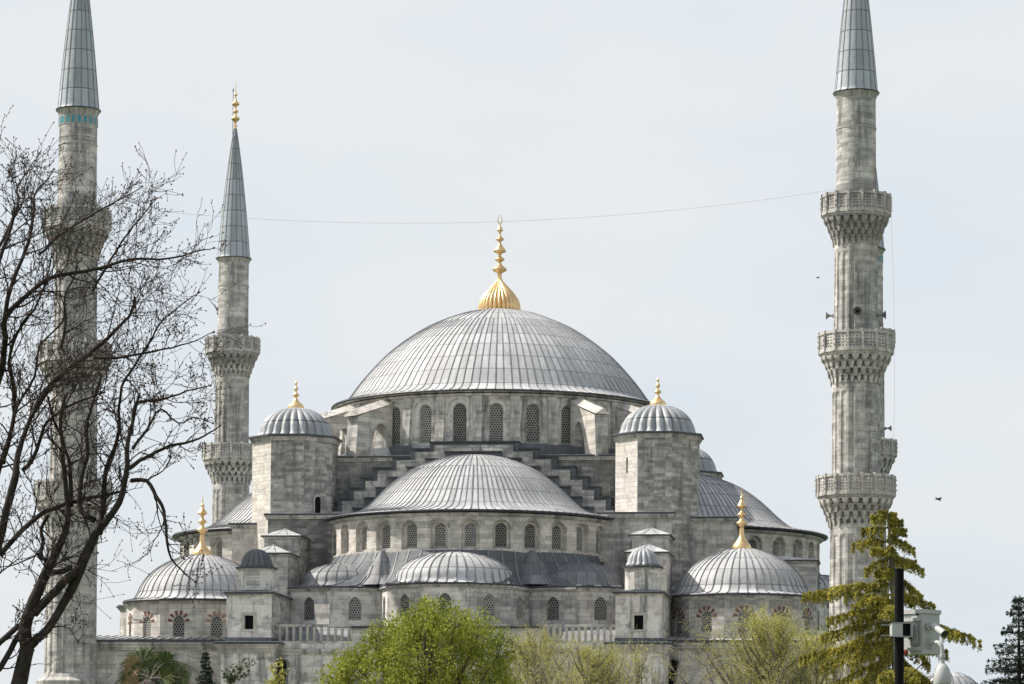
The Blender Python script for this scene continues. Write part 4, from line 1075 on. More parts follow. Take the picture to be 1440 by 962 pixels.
M_BARKG = flat('grey_bark', (0.20, 0.18, 0.155), .95, .1, 0, 8, .4)
M_BARK2 = flat('brown_bark', (0.085, 0.072, 0.055), .95, .1, 0, 8, .4)
M_BUD = flat('bud', (0.09, 0.05, 0.038), .8, .1, 0, 10, .4)
M_GREEN = leafmat('spring_leaf', (0.09, 0.13, 0.016), (0.46, 0.49, 0.07), .3, .9)
M_YEL = leafmat('budding_leaf', (0.34, 0.34, 0.08), (0.62, 0.60, 0.16), .35, .5)
M_CED = leafmat('cedar_needle', (0.03, 0.045, 0.014), (0.64, 0.57, 0.09), .15, 2.2)
M_FIR = leafmat('fir_needle', (0.018, 0.032, 0.022), (0.045, 0.07, 0.045), .1, 1.0)
M_PALM = leafmat('palm_frond', (0.03, 0.055, 0.018), (0.10, 0.12, 0.035), .2, 1.0)
M_DRY = leafmat('dry_frond', (0.17, 0.12, 0.06), (0.30, 0.23, 0.11), .2, 1.0)
rnd = random.Random(11)
def rv(): 
    while 1:
        v = Vector((rnd.uniform(-1, 1), rnd.uniform(-1, 1), rnd.uniform(-1, 1)))
        if .05 < v.length < 1: return v.normalized()
class FastMesh:
    def __init__(s): s.v = []; s.f = []
    def quad(s, c, u, v):
        i = len(s.v); s.v += [c - u - v, c + u - v, c + u * .6 + v, c - u * .6 + v]; s.f.append((i, i + 1, i + 2, i + 3))
    def leaf(s, c, d, w):   # pointed quad leaf from c along d
        i = len(s.v); p = c + d * .5; s.v += [c, p + w, c + d, p - w]; s.f.append((i, i + 1, i + 2, i + 3))
    def tube(s, pts, rads, n=4):
        pi_ = None
        for i, p in enumerate(pts):
            d = (pts[min(i + 1, len(pts) - 1)] - pts[max(i - 1, 0)])
            if d.length < 1e-6: d = Vector((0, 0, 1))
            d.normalize(); u = d.cross(Vector((.13, .97, .2))); u.normalize(); v = d.cross(u)
            b = len(s.v)
            for k in range(n): s.v.append(p + (u * cos(2 * pi * k / n) + v * sin(2 * pi * k / n)) * rads[i])
            if pi_ is not None:
                for k in range(n): s.f.append((pi_ + k, pi_ + (k + 1) % n, b + (k + 1) % n, b + k))
            pi_ = b
    def octa(s, c, r, r2=None):
        r2 = r2 or r; b = len(s.v)
        s.v += [c + Vector((0, 0, r2)), c + Vector((r, 0, 0)), c + Vector((0, r, 0)), c - Vector((r, 0, 0)), c - Vector((0, r, 0)), c - Vector((0, 0, r2))]
        for k in range(4): s.f += [(b, b + 1 + k, b + 1 + (k + 1) % 4), (b + 5, b + 1 + (k + 1) % 4, b + 1 + k)]
    def build(s, name, mat, parent, smooth=False):
        me = bpy.data.meshes.new(name); me.from_pydata([tuple(p) for p in s.v], [], s.f); me.materials.append(mat)
        if smooth: me.polygons.foreach_set('use_smooth', [True] * len(me.polygons))
        me.update(); o = bpy.data.objects.new(name, me); COL.objects.link(o); o.parent = parent
        if parent: o.location = -parent.location if False else (0, 0, 0); o.matrix_parent_inverse = Matrix.Translation(-Vector(parent.location))
        return o
def root_at(name, x, y, label, cat, group=None):
    r = empty(name, (x, y, 0)); return tag(r, label, cat, group)
def SP(px, py, Y):  # photo sheet measure -> metres at distance Y
    return Vector(((px - 720) / 4400 * Y, Y, 1.7 + (1120 - py) / 4400 * Y))

# ---- bare tree, left foreground
YT = 40.0; D_ = 4400 / YT
t = root_at('bare_tree', SP(24, 1200, YT).x, YT, 'large bare dark branched tree in the left foreground', 'tree')
limbs = [
 [(6, 1300, 16), (14, 1120, 15), (22, 1010, 14), (28, 961, 12.5), (37, 918, 11), (34, 888, 10), (47, 848, 9), (64, 807, 7.5), (80, 774, 6), (90, 747, 5), (92, 714, 4.2), (87, 673, 3.6), (84, 640, 3), (80, 600, 2.5), (86, 560, 2)],
 [(37, 915, 9), (52, 903, 7), (67, 888, 6.5), (87, 854, 6.5), (104, 821, 8), (117, 791, 8), (134, 757, 6.5), (150, 739, 5.5), (169, 713, 5), (179, 675, 4.2), (181, 630, 3.4), (186, 600, 2.6), (192, 560, 2)],
 [(47, 868, 7), (70, 844, 6.5), (90, 824, 6.5), (108, 808, 6)],
 [(66, 812, 5), (84, 809, 4.5), (100, 802, 4.5)],
 [(-20, 925, 5), (0, 908, 4.5), (23, 888, 4.5), (36, 876, 4.5)],
 [(-20, 965, 4.5), (0, 945, 4.5), (20, 908, 4.5), (34, 884, 5)],
 [(-60, 960, 9), (-30, 860, 8), (0, 770, 6.5), (10, 727, 6), (22, 683, 6), (23, 660, 5), (27, 625, 4), (36, 590, 3.4), (43, 566, 5), (63, 530, 4.6), (90, 503, 4), (113, 483, 3.5), (133, 466, 3), (156, 446, 2.4), (173, 433, 2), (181, 416, 1.6)],
 [(0, 787, 4), (30, 750, 4), (60, 724, 3.6), (100, 707, 3.2), (140, 697, 2.6), (165, 690, 2)],
 [(134, 752, 5), (137, 705, 4.4), (139, 656, 3.6), (150, 630, 3.2), (158, 600, 2.6), (160, 576, 2.2), (166, 546, 2), (183, 526, 1.8), (213, 486, 1.5), (233, 460, 1.2), (262, 440, .9), (282, 425, .7)],
 [(179, 677, 3.6), (203, 679, 3.2), (218, 701, 3), (230, 724, 2.6), (235, 758, 2.2), (241, 790, 1.6), (262, 812, 1.1), (275, 822, .8)],
 [(179, 668, 3.4), (211, 649, 2.8), (241, 634, 2.3), (271, 626, 1.8), (293, 612, 1.3), (306, 600, .9)],
 [(130, 735, 4.6), (109, 720, 4), (107, 675, 3.4), (113, 638, 3), (109, 600, 2.6), (116, 560, 2), (128, 520, 1.6)],
 [(92, 712, 3.8), (87, 656, 3), (79, 622, 2.4), (66, 590, 2), (60, 560, 1.6)],
 [(-30, 600, 5), (0, 530, 4.6), (10, 486, 4.4), (13, 460, 4.2), (50, 426, 3.4), (77, 406, 3.1), (110, 396, 2.8), (146, 383, 2.4), (180, 366, 2.1), (213, 360, 1.7), (246, 347, 1.3), (262, 335, 1), (283, 328, .7)],
 [(13, 462, 3.8), (20, 416, 3.2), (40, 350, 2.6), (42, 300, 2.2), (36, 270, 1.6), (46, 240, 1.1), (50, 215, .8)],
 [(40, 350, 2.2), (62, 318, 1.8), (90, 290, 1.6), (120, 268, 1.3), (150, 250, 1), (178, 238, .7)],
 [(110, 396, 2), (140, 350, 1.7), (166, 320, 1.4), (196, 296, 1), (215, 285, .7)],
 [(133, 510, 2.4), (166, 513, 2), (206, 508, 1.7), (246, 500, 1.3), (276, 490, .9), (300, 474, .6)],
 [(186, 618, 2.6), (188, 576, 2.4), (200, 566, 2.2), (226, 560, 1.8), (253, 546, 1.3), (285, 535, .8)],
 [(23, 660, 3.6), (36, 640, 3.2), (44, 610, 2.8), (52, 590, 2.4), (80, 570, 2), (110, 560, 1.6), (140, 552, 1.2)],
 [(-20, 700, 4), (0, 640, 3.6), (14, 600, 3.2), (20, 560, 3), (16, 520, 2.6), (30, 480, 2.2), (54, 450, 1.8), (70, 410, 1.4), (76, 370, 1)],
 [(-40, 500, 4), (-20, 440, 3.6), (0, 395, 3.2), (14, 350, 2.8), (24, 300, 2.2), (18, 265, 1.6), (24, 235, 1.1), (28, 210, .8)],
 [(-40, 420, 3), (-14, 350, 2.6), (0, 300, 2.2), (8, 265, 1.5), (4, 240, 1.1), (10, 212, .8)],
 [(60, 725, 3), (50, 745, 2.8), (55, 765, 3.2), (52, 785, 3.4), (63, 792, 3.4)],
 [(0, 655, 3), (12, 620, 2.6), (24, 580, 2.2), (52, 540, 1.8), (60, 500, 1.5), (90, 470, 1.2), (95, 440, .9)],
 [(90, 503, 2.4), (96, 470, 2), (92, 430, 1.7), (104, 390, 1.4), (100, 350, 1.1), (112, 310, .8)],
 [(181, 632, 2.6), (200, 600, 2), (215, 570, 1.7), (240, 590, 1.2), (262, 580, .9), (290, 590, .6)],
]
wood = FastMesh(); twig = FastMesh(); buds = FastMesh()
def rcurve(p, d, L, n, wob, up=0.0):
    P = [p.copy()]; d = d.normalized()
    for i in range(n):
        d = (d + rv() * wob + Vector((0, 0, up))).normalized(); P.append(P[-1] + d * (L / n))
    return P, d
cntt = [0]
def grow(p, d, L, r, lvl, Y=YT):
    n = 5 if lvl < 2 else 4
    P, de = rcurve(p, d, L, n, .30, .03 if lvl < 2 else .05)
    rads = [max(r * (1 - .72 * i / n), .0030) for i in range(n + 1)]
    twig.tube(P, rads, 3 if lvl else 4); cntt[0] += 1
    if lvl >= 2:
        buds.octa(P[-1], .007 + rnd.random() * .006, .014)
        for i in range(1, n): 
            if rnd.random() < .2: buds.octa(P[i] + rv() * .008, .008, .012)
    if lvl < 3:
        k = {0: 4, 1: 3, 2: 1}[lvl]
        for i in range(k):
            j = rnd.uniform(.25, 1) * n; a = int(min(j, n - .01)); q_ = P[a].lerp(P[a + 1], j - a)
            dd = (P[a + 1] - P[a]).normalized(); side = rv(); side.y *= .7; side = (side - dd * side.dot(dd)).normalized()
            nd = (dd * rnd.uniform(.7, 1.1) + side * rnd.uniform(.5, 1.0) + Vector((.06, 0, .12))).normalized()
            grow(q_, nd, L * rnd.uniform(.5, .85), r * .6, lvl + 1)
for li, lb in enumerate(limbs):
    ph = li * 1.7; P = []; rr = []
    yoff0 = rnd.uniform(-.5, .5)
    sm = []
    pts3 = [(a, b, c) for a, b, c in lb]
    Pp = [pts3[0]] + pts3 + [pts3[-1]]
    for i in range(1, len(Pp) - 2):
        for k in range(3):
            tt = k / 3; sm.append(tuple(0.5 * ((2 * Pp[i][q]) + (-Pp[i - 1][q] + Pp[i + 1][q]) * tt + (2 * Pp[i - 1][q] - 5 * Pp[i][q] + 4 * Pp[i + 1][q] - Pp[i + 2][q]) * tt * tt + (-Pp[i - 1][q] + 3 * Pp[i][q] - 3 * Pp[i + 1][q] + Pp[i + 2][q]) * tt ** 3) for q in range(3)))
    sm.append(pts3[-1])
    for i, (a, b, c) in enumerate(sm):
        hgt_ = max(0, (900 - b) / 500); yy = (sin(ph + i * .12) * .9) * hgt_ if li not in (0,) else 0
        base = SP(a, b, YT); base.y = YT + yy + (rnd.uniform(-.02, .02)); P.append(base + Vector((rnd.uniform(-.006, .006), 0, rnd.uniform(-.006, .006)))); rr.append(max(c, .5) / D_ * .92)
    if li == 0: P[0].z = -.3
    wood.tube(P, rr, 9)
    L = 0
    for i in range(1, len(P)):
        seg = (P[i] - P[i - 1]); L += seg.length
        thick = sm[i][2]
        if thick > 7.5: continue
        while L > .18:
            L -= .18
            if thick > 5 and rnd.random() < .6: continue
            dd = seg.normalized(); side = rv(); side.y *= .6; side = (side - dd * side.dot(dd)).normalized()
            nd = dd * rnd.uniform(.4, 1.0) + side * rnd.uniform(.6, 1.0) + Vector((.10, 0, .10))
            Lb = rnd.uniform(.3, .95) * (1.0 if thick < 4 else .75)
            if sm[i][1] < 300: Lb *= .55
            if sm[i][0] > 230: Lb *= .55
            elif sm[i][0] > 180: Lb *= .75
            grow(P[i], nd, Lb, min(.013, rr[i] * .5), 1 if rnd.random() < .5 else 0 if thick > 1.2 else 1)
    buds.octa(P[-1], .02)
wood.build('trunk', M_BARK, t, True); twig.build('twigs', M_BARK, t); buds.build('buds', M_BUD, t)

# ---- generic crown helpers
def skeleton(fm, base, h, r, nb, spread, wob=.25, sub=3, endpts=None, start=.35, lean=Vector((0, 0, 0))):
    """trunk and ascending limbs; returns branch points"""
    P, d = rcurve(base, Vector((0, 0, 1)) + lean, h, 8, .06, .1); fm.tube(P, [r * (1 - .75 * i / 8) for i in range(9)], 7)
    ends = []
    for i in range(nb):
        f_ = rnd.uniform(start, .95); j = f_ * 8; a = int(min(j, 7.9)); p = P[a].lerp(P[a + 1], j - a)
        an = rnd.uniform(0, 2 * pi); dd = Vector((cos(an) * spread, sin(an) * spread, rnd.uniform(.4, 1.3))).normalized()
        L = h * (1.05 - f_) * rnd.uniform(.4, .95) + .3
        Q, d2 = rcurve(p, dd, L, 6, wob, .12); fm.tube(Q, [r * .38 * (1 - .8 * k / 6) + .006 for k in range(7)], 5)
        for k in range(2, 7):
            for s_ in range(sub):
                sd2 = (rv() + (Q[k] - Q[k - 1]).normalized() * .8 + Vector((0, 0, .35))).normalized()
                T, d3 = rcurve(Q[k], sd2, L * rnd.uniform(.16, .4), 4, wob, .08); fm.tube(T, [.012, .008, .006, .004, .003], 3)
                ends += T[1:]
    return ends

# ---- bright green tree, centre
YG = 112.0
t = root_at('green_tree', SP(598, 0, YG).x, YG, 'bushy bright spring green tree in front of the mosque centre', 'tree')
fm = FastMesh(); lf = FastMesh()
lobes_ = []
for (px, py, rr_) in ((612, 872, 26), (585, 888, 30), (640, 890, 32), (560, 900, 34), (672, 898, 30), (530, 915, 30), (700, 925, 30), (500, 930, 24), (480, 950, 24), (600, 930, 60), (650, 950, 60), (545, 960, 52), (700, 968, 34), (475, 985, 36), (600, 1000, 85), (690, 1010, 55), (520, 1020, 60), (600, 1060, 80)):
    for k in range(2):
        c = SP(px, py, YG); c.y += rnd.uniform(-2.6, 2.2) * (1 - .5 * abs(px - 600) / 140); lobes_.append((c, rr_ / 4400 * YG * (1 if k == 0 else .8)))
bx, by = SP(598, 0, YG).x, YG
P, _ = rcurve(Vector((bx, by, 0)), Vector((0, 0, 1)), 3.4, 5, .05); fm.tube(P, [.26, .24, .22, .2, .18, .15], 9)
for c, r_ in lobes_:
    mid = Vector(((bx + c.x) / 2 + rnd.uniform(-.2, .2), (by + c.y) / 2, max(2.5, (3.0 + c.z) / 2 - .3))); fm.tube([Vector((bx, by, 2.6)), mid, c, c + Vector((0, 0, r_ * .8))], [.08, .04, .02, .006], 5)
    nt_ = int(34 * (r_ / .75) ** 2.0) + 10
    for i in range(nt_):
        v = rv(); v.z = v.z * 1.15 + .05; q_ = c + v * r_ * rnd.uniform(.45, 1.06)
        if rnd.random() < .3: fm.tube([c, q_], [.012, .005], 3)
        tr = rnd.uniform(.09, .16)
        for k in range(rnd.randint(22, 34)):
            o_ = rv(); pos = q_ + Vector((o_.x * tr, o_.y * tr, (o_.z + .4) * tr * 1.5 - .05)); d = (o_ + Vector((0, 0, .25))).normalized() * rnd.uniform(.07, .12)
            w_ = d.cross(rv()).normalized() * rnd.uniform(.02, .034); lf.leaf(pos, d, w_)
fm.build('trunk', M_BARK2, t, True); lf.build('crown', M_GREEN, t)

# ---- thin budding trees
def budding(px, top, Y, width, label, nb=26, dens=3, lsz=.05, r=.09, lean=0.0):
    b = SP(px, 0, Y); h = SP(px, top, Y).z; t = root_at('budding_tree', b.x, Y, label, 'tree', 'budding trees in front of the mosque')
    fm = FastMesh(); lf = FastMesh()
    ends = skeleton(fm, Vector((b.x, Y, -.1)), h * .93, r, nb, width, .2, 4, start=.35, lean=Vector((lean, 0, 0)))
    for e in ends:
        for k in range(dens):
            c = e + rv() * .13; d = (rv() + Vector((0, 0, .3))).normalized() * lsz * rnd.uniform(.7, 1.4); lf.leaf(c, d, d.cross(rv()).normalized() * lsz * .28)
    fm.build('trunk', M_BARKG, t, True); lf.build('crown', M_YEL, t)
budding(1093, 852, 125, 1.0, 'pale yellow green budding tree left of the cedar', 80, 5, .055, .14)
budding(1150, 876, 128, .9, 'thin yellowish budding tree just behind the cedar branches', 50, 5, .055, .12)
budding(758, 880, 130, .95, 'pale budding tree just right of the bright green tree', 60, 4, .05, .12)
budding(822, 896, 118, 1.1, 'low budding tree below the right balustrade', 60, 4, .05, .11)
budding(893, 912, 122, .46, 'sparse thin budding tree in front of the right square tower', 28, 2, .06, .1)

# ---- cedar
YC = 92.0; K = YC / 4400
tb = SP(1262, 0, YC); t = root_at('cedar_tree', tb.x, YC, 'layered yellow green cedar tree in front of the right minaret', 'tree')
fm = FastMesh(); lf = FastMesh()
trunk = [SP(1266, 1200, YC), SP(1264, 1000, YC), SP(1260, 880, YC), SP(1256, 800, YC), SP(1252, 750, YC), SP(1249, 712, YC)]
trunk[0].z = -.1; fm.tube(trunk, [.22, .17, .12, .08, .05, .012], 8)
def tx(py):
    for a, b in zip(trunk, trunk[1:]):
        z = 1.7 + (1120 - py) * K
        if a.z <= z <= b.z: return a.lerp(b, (z - a.z) / (b.z - a.z))
    return trunk[0].copy()
def spray(p, d, s):
    """a little drooping fan of needles"""
    n = rnd.randint(9, 15)
    for k in range(n):
        q_ = p + d * s * (k / n) + rv() * .02
        for w in range(2):
            dd = (d * .5 + rv() * .8 + Vector((0, 0, -.25))).normalized() * rnd.uniform(.06, .11); lf.leaf(q_, dd * .8, dd.cross(rv()).normalized() * .012)
def cbranch(p, tip, sag=.10, wd=.36):
    L = (tip - p).length; n = max(5, int(L / .16)); prev = None; P = []
    side = (tip - p).cross(Vector((0, 0, 1))).normalized()
    for i in range(n + 1):
        f_ = i / n; q_ = p.lerp(tip, f_) + Vector((0, 0, sag * L * sin(pi * f_ * .85))) + rv() * .015; P.append(q_)
    fm.tube(P, [.03 * (1 - .8 * i / n) for i in range(n + 1)], 4)
    for i in range(1, n + 1):
        f_ = i / n; d0 = (P[i] - P[i - 1]).normalized()
        ww = wd * sin(pi * min(1, f_ * .75 + .2)) * min(1, L / 1.2)
        for s_ in (-1, 1):
            for k in range(3):
                sl = ww * rnd.uniform(.3, 1.15); d = (side * s_ * rnd.uniform(.2, 1.0) + d0 * rnd.uniform(.3, .9) + Vector((0, 0, rnd.uniform(-.55, .2)))).normalized()
                T = [P[i], P[i] + d * sl * .5, P[i] + d * sl + Vector((0, 0, -.08))]; fm.tube(T, [.008, .006, .004], 3)
                spray(T[0], (T[1] - T[0]).normalized(), sl * .5); spray(T[1], (T[2] - T[1]).normalized(), sl * .6)
                dn = Vector((rnd.uniform(-.35, .35), rnd.uniform(-.3, .3), -1)).normalized(); spray(T[2], dn, rnd.uniform(.05, .24) * min(1, L / .9))
        dn = (d0 * .3 + Vector((0, 0, -1))).normalized(); spray(P[i], dn, rnd.uniform(.08, .22) * min(1, L / .9))
tips = [(1238, 716, 710), (1260, 719, 713), (1226, 724, 718), (1268, 728, 722), (1216, 740, 732), (1274, 742, 734), (1203, 762, 752), (1286, 767, 745), (1226, 770, 765), (1218, 797, 775), (1296, 797, 770), (1234, 800, 790), (1290, 785, 778),
        (1222, 822, 800), (1299, 832, 800), (1149, 832, 812), (1310, 850, 822), (1132, 837, 836), (1200, 850, 826), (1232, 848, 836), (1285, 840, 826),
        (1165, 868, 842), (1205, 872, 850), (1240, 880, 862), (1300, 872, 850), (1349, 886, 850), (1370, 905, 868), (1156, 895, 866), (1190, 905, 874), (1330, 912, 880),
        (1134, 920, 892), (1160, 935, 900), (1200, 930, 890), (1240, 925, 895), (1310, 930, 890), (1290, 950, 905), (1170, 965, 915), (1215, 960, 905), (1250, 965, 920), (1320, 965, 915), (1345, 985, 930),
        (1140, 990, 930), (1190, 1000, 940), (1290, 1000, 940), (1350, 1030, 960), (1130, 1040, 960), (1230, 1030, 970), (1180, 1060, 990), (1330, 1080, 1000)]
for i in range(60):
    py = 722 + i * 5.2; p = tx(py)
    for k in range(3): spray(p + rv() * .04, Vector((rnd.uniform(-1, 1), rnd.uniform(-1, .4), -.3)).normalized(), rnd.uniform(.10, .16) + .004 * i)
for (px, py, sy) in tips:
    p = tx(sy + 6); q_ = SP(px, py, YC); q_.y += rnd.uniform(-.6, .6) * abs(px - 1255) * K; cbranch(p, q_, rnd.uniform(.03, .10))
for i in range(12):   # branches towards and away from the viewer
    py = rnd.uniform(725, 1040); p = tx(py); L = (py - 705) * K * rnd.uniform(.25, .42) + .15; an = rnd.choice((-1, 1)) * pi / 2 + rnd.uniform(-.7, .7)
    cbranch(p, p + Vector((cos(an) * L * .8, sin(an) * L, -.12 * L)), .1)
fm.build('trunk', M_BARKG, t, True); lf.build('crown', M_CED, t)

# ---- dark conifers
def conifer(px, top, Y, hw_px, label, mat, name='fir_tree', wseg=1.0, cat='tree', bot=None, group=None):
    K = Y / 4400; b = SP(px, 0, Y); zt = SP(px, top, Y).z; t = root_at(name, b.x, Y, label, cat, group); fm = FastMesh(); lf = FastMesh()
    fm.tube([Vector((b.x, Y, -.1)), Vector((b.x, Y, zt * .6)), Vector((b.x, Y, zt))], [.16 * wseg, .09 * wseg, .012], 7)
    z = zt - .05
    while z > .8:
        dz = zt - z; L = min(dz * hw_px, 3.6 * wseg) + .1
        for k in range(int(5 + min(5, dz * 2))):
            an = rnd.uniform(0, 2 * pi); Lk = L * rnd.uniform(.7, 1.15); d = Vector((cos(an), sin(an), .12 + rnd.uniform(-.1, .2))); n = max(3, int(Lk / .16)); p = Vector((b.x, Y, z)); P = [p + d * Lk * (i / n) + Vector((0, 0, -.18 * Lk * (i / n) ** 2)) for i in range(n + 1)]
            fm.tube(P, [.02 * (1 - .8 * i / n) + .003 for i in range(n + 1)], 3)
            for i in range(1, n + 1):
                for s_ in range(5):
                    sdv = (rv() * .9 + d * .8).normalized(); sl = .22 * wseg * (1.25 - i / n)
                    for w in range(5):
                        q_ = P[i] + sdv * sl * w / 5; dd = (sdv + rv()).normalized() * .085 * wseg; lf.leaf(q_, dd, dd.cross(rv()).normalized() * .016)
        z -= .20 * wseg
        if bot and z < bot: break
    fm.build('trunk', M_BARK, t); lf.build('crown', mat, t)
conifer(1434, 838, 96, .42, 'dark bluish fir tree at the right edge of the view', M_FIR)
conifer(289, 922, 140, .22, 'small narrow dark conifer beside the palm', M_FIR, wseg=.8)

# ---- fan palm
YP = 150.0; KP = YP / 4400
t = root_at('fan_palm', SP(212, 0, YP).x, YP, 'green fan palm with dry frond edges below the left corner dome', 'palm')
fm = FastMesh(); lf = FastMesh(); dr = FastMesh()
hp = SP(212, 962, YP).z
fm.tube([Vector((SP(212, 0, YP).x, YP, -.1)), Vector((SP(212, 0, YP).x, YP, hp))], [.3, .22], 9)
def fan(c, d, s, tgt, droop=.25, n=34):
    d = d.normalized(); side = d.cross(Vector((0, -1, .3))).normalized()
    for k in range(n):
        a = (-1.75 + 3.5 * k / (n - 1)) + rnd.uniform(-.05, .05); dd = (d * cos(a) + side * sin(a)).normalized()
        P0 = c; P1 = c + dd * s * .55 + Vector((0, 0, .02)); P2 = c + dd * s * .95 + Vector((0, 0, -droop * s * rnd.uniform(.3, 1.2)))
        w_ = dd.cross(Vector((rnd.uniform(-.3, .3), -1, rnd.uniform(-.2, .4)))).normalized() * s * .034
        b = len(tgt.v); tgt.v += [P0, P1 + w_, P2, P1 - w_]; tgt.f.append((b, b + 1, b + 2, b + 3))
hub = Vector((SP(212, 0, YP).x, YP, hp + .1))
fans = [(192, 925, 30, 0), (222, 938, 26, 0), (245, 922, 20, 0), (180, 948, 22, 1), (262, 945, 20, 0), (205, 955, 26, 0), (238, 958, 24, 0), (170, 962, 18, 0), (278, 955, 16, 0), (215, 970, 30, 0), (190, 975, 26, 1), (250, 975, 26, 0), (175, 928, 16, 1), (228, 915, 14, 0)]
for (px, py, s_, dry) in fans:
    c = SP(px, py, YP); c.y += rnd.uniform(-.7, .7); d = (c - hub) + Vector((0, 0, .3)); base = hub.lerp(c, .65)
    fm.tube([hub, hub.lerp(base, .5) + Vector((0, 0, .1)), base], [.03, .022, .016], 4)
    fan(base, d, s_ * KP * 1.25, dr if dry else lf, .3); 
    if rnd.random() < .6: fan(base + Vector((0, .1, -.08)), d, s_ * KP * 1.1, dr, .8, 12)
fm.build('trunk', M_BARKG, t); lf.build('fronds', M_PALM, t); dr.build('dry_fronds', M_DRY, t)

# ---- leaning shrubs against the left tower base
def vine(px, py, Y, pts, label):
    t = root_at('shrub', SP(px, 0, Y).x, Y, label, 'shrub', 'loose shrubs by the left tower'); fm = FastMesh(); lf = FastMesh()
    base = Vector((SP(px, 0, Y).x, Y, -.1)); top = SP(px, py, Y); fm.tube([base, top], [.07, .03], 5)
    for (qx, qy) in pts:
        e = SP(qx, qy, Y); P = [top, top.lerp(e, .5) + Vector((0, 0, .12)), e]; fm.tube(P, [.025, .016, .006], 4)
        for k in range(46):
            f_ = rnd.uniform(.1, 1.05); c = top.lerp(e, f_) + Vector((0, 0, .12 * sin(pi * min(f_, 1)))) + rv() * .12; d = rv() * rnd.uniform(.12, .24); d.z -= .05; lf.leaf(c, d, d.cross(rv()).normalized() * .035)
    fm.build('stem', M_BARKG, t); lf.build('leaves', M_PALM if px < 350 else M_YEL, t)
vine(322, 966, 130, [(332, 940), (345, 932), (362, 928), (352, 950), (330, 955), (318, 948)], 'dark leafy shrub reaching up in front of the left tower base')
vine(392, 968, 130, [(382, 938), (396, 930), (402, 945), (388, 955), (376, 962)], 'pale green shrub in front of the dark arch beside the left tower')

# ---- small domed building far right behind the cedar
wx, wy = SP(1335, 0, 190).x, 190.0
tomb = tag(empty('domed_building', (wx, wy, 0)), 'low building whose small lead dome shows below the surveillance camera', 'building')
m = MB(); m.prism(ngon(0, 0, 2.6, 8, R(22.5)), 0, 7.1, M_GREY); m.prism(ngon(0, 0, 2.85, 8, R(22.5)), 7.1, 7.3, M_EDGE); m.build('wall', tomb)
m = MB(); pr = smoothprof([(2.7, 7.3), (2.3, 7.45)] + [(2.1 * cos(x), 7.6 + 1.85 * sin(x)) for x in [pi / 2 * i / 8 for i in range(1, 8)]] + [(0, 9.45)], 2)
revolve(m, 0, 0, pr, 72, M_LEAD, uvn=24, plen=1.2); ribs(m, 0, 0, pr, 24, M_SEAM, wdt=.07, hgt=.05); m.build('dome', tomb, smooth=35)

# ================================================================== CCTV POLE
YK = 38.0; KK = YK / 4400
M_POLE = flat('black_paint', (0.004, 0.004, 0.005), .6, .12, 0, 5, .3)
M_CAB = flat('cabinet_paint', (0.44, 0.45, 0.44), .45, .4, 0, 4, .06)
M_CABD = flat('cabinet_grey', (0.30, 0.31, 0.31), .4, .5, .3, 6, .15)
M_DOMEC = flat('camera_dome_smoke', (0.02, 0.02, 0.025), .08, .6)
M_RUST = flat('rusty_red', (0.22, 0.04, 0.02), .7)
def XZ(px, py): v = SP(px, py, YK); return v.x, v.z
pxc, ptop = XZ(1265.5, 797)
pole = tag(empty('camera_pole', (pxc, YK, 0)), 'tall black pole in front of the cedar holding the grey cabinet', 'pole')
m = MB(); r_ = 6.6 * KK
m.prism(ngon(0, 0, r_, 20), 0, ptop, M_POLE); m.prism(ngon(0, 0, r_ * 1.06, 20), ptop - .01, ptop + .012, M_POLE)
m.build('post', pole, smooth=30)
m = MB(); m.prism(ngon(0, 0, r_ * 2, 20), 0, .05, M_POLE); m.build('base_plate', pole)
cabz1 = XZ(0, 853)[1]; cabz0 = XZ(0, 918)[1]
cx0 = XZ(1297, 0)[0]; cx1 = XZ(1326, 0)[0]
cab = tag(empty('surveillance_cabinet', (XZ(1305, 0)[0], YK, cabz0)), 'light grey metal surveillance cabinet clamped to the black pole', 'cabinet')
hx = .31; H_ = cabz1 - cabz0
# cabinet turned so that its left side and front both show
ca = R(-38)
cab.rotation_euler = (0, 0, 0)
Xc, Yc_ = cab.location.x, YK
m = MB()
L0 = XZ(1273, 0)[0] - Xc; L1 = XZ(1297, 0)[0] - Xc; L2 = XZ(1324.5, 0)[0] - Xc
poly = [(L0, .22), (L1, -.06), (L2, .14), (L2 - .04, .45), (L0 + .06, .52)]
m.prism(poly, .02, H_ - .05, M_CAB)
m.build('body', cab)
m = MB(); 
def grow_poly(pl, o):
    cx = sum(p[0] for p in pl) / len(pl); cy = sum(p[1] for p in pl) / len(pl)
    return [(cx + (p[0] - cx) * (1 + o), cy + (p[1] - cy) * (1 + o)) for p in pl]
m.prism(grow_poly(poly, .09), H_ - .05, H_, M_CAB); m.build('lid', cab)
m = MB()   # door frame, vents and latches on the left-hand face
def onleft(u, v, d): # u 0..1 along L0->L1
    ax, ay = poly[0]; bx_, by_ = poly[1]; nx, ny = (by_ - ay), -(bx_ - ax); l_ = sqrt(nx * nx + ny * ny)
    return (ax + (bx_ - ax) * u + nx / l_ * d, ay + (by_ - ay) * u + ny / l_ * d, v)
def plate(m, fn, u0, u1, v0, v1, d0, d1, mat):
    A = [fn(u0, v0, d0), fn(u1, v0, d0), fn(u1, v1, d0), fn(u0, v1, d0)]; B = [fn(u0, v0, d1), fn(u1, v0, d1), fn(u1, v1, d1), fn(u0, v1, d1)]
    m.face(B, mat)
    for k in range(4): m.face([A[k], A[(k + 1) % 4], B[(k + 1) % 4], B[k]], mat)
plate(m, onleft, .45, .9, .12, .42, -.0, .02, M_CABD); plate(m, onleft, .55, .82, .15, .39, .02, .03, M_CAB)
plate(m, onleft, .08, .95, .42, .46, 0, .035, M_CAB); plate(m, onleft, .35, .95, .06, .10, 0, .035, M_CAB)
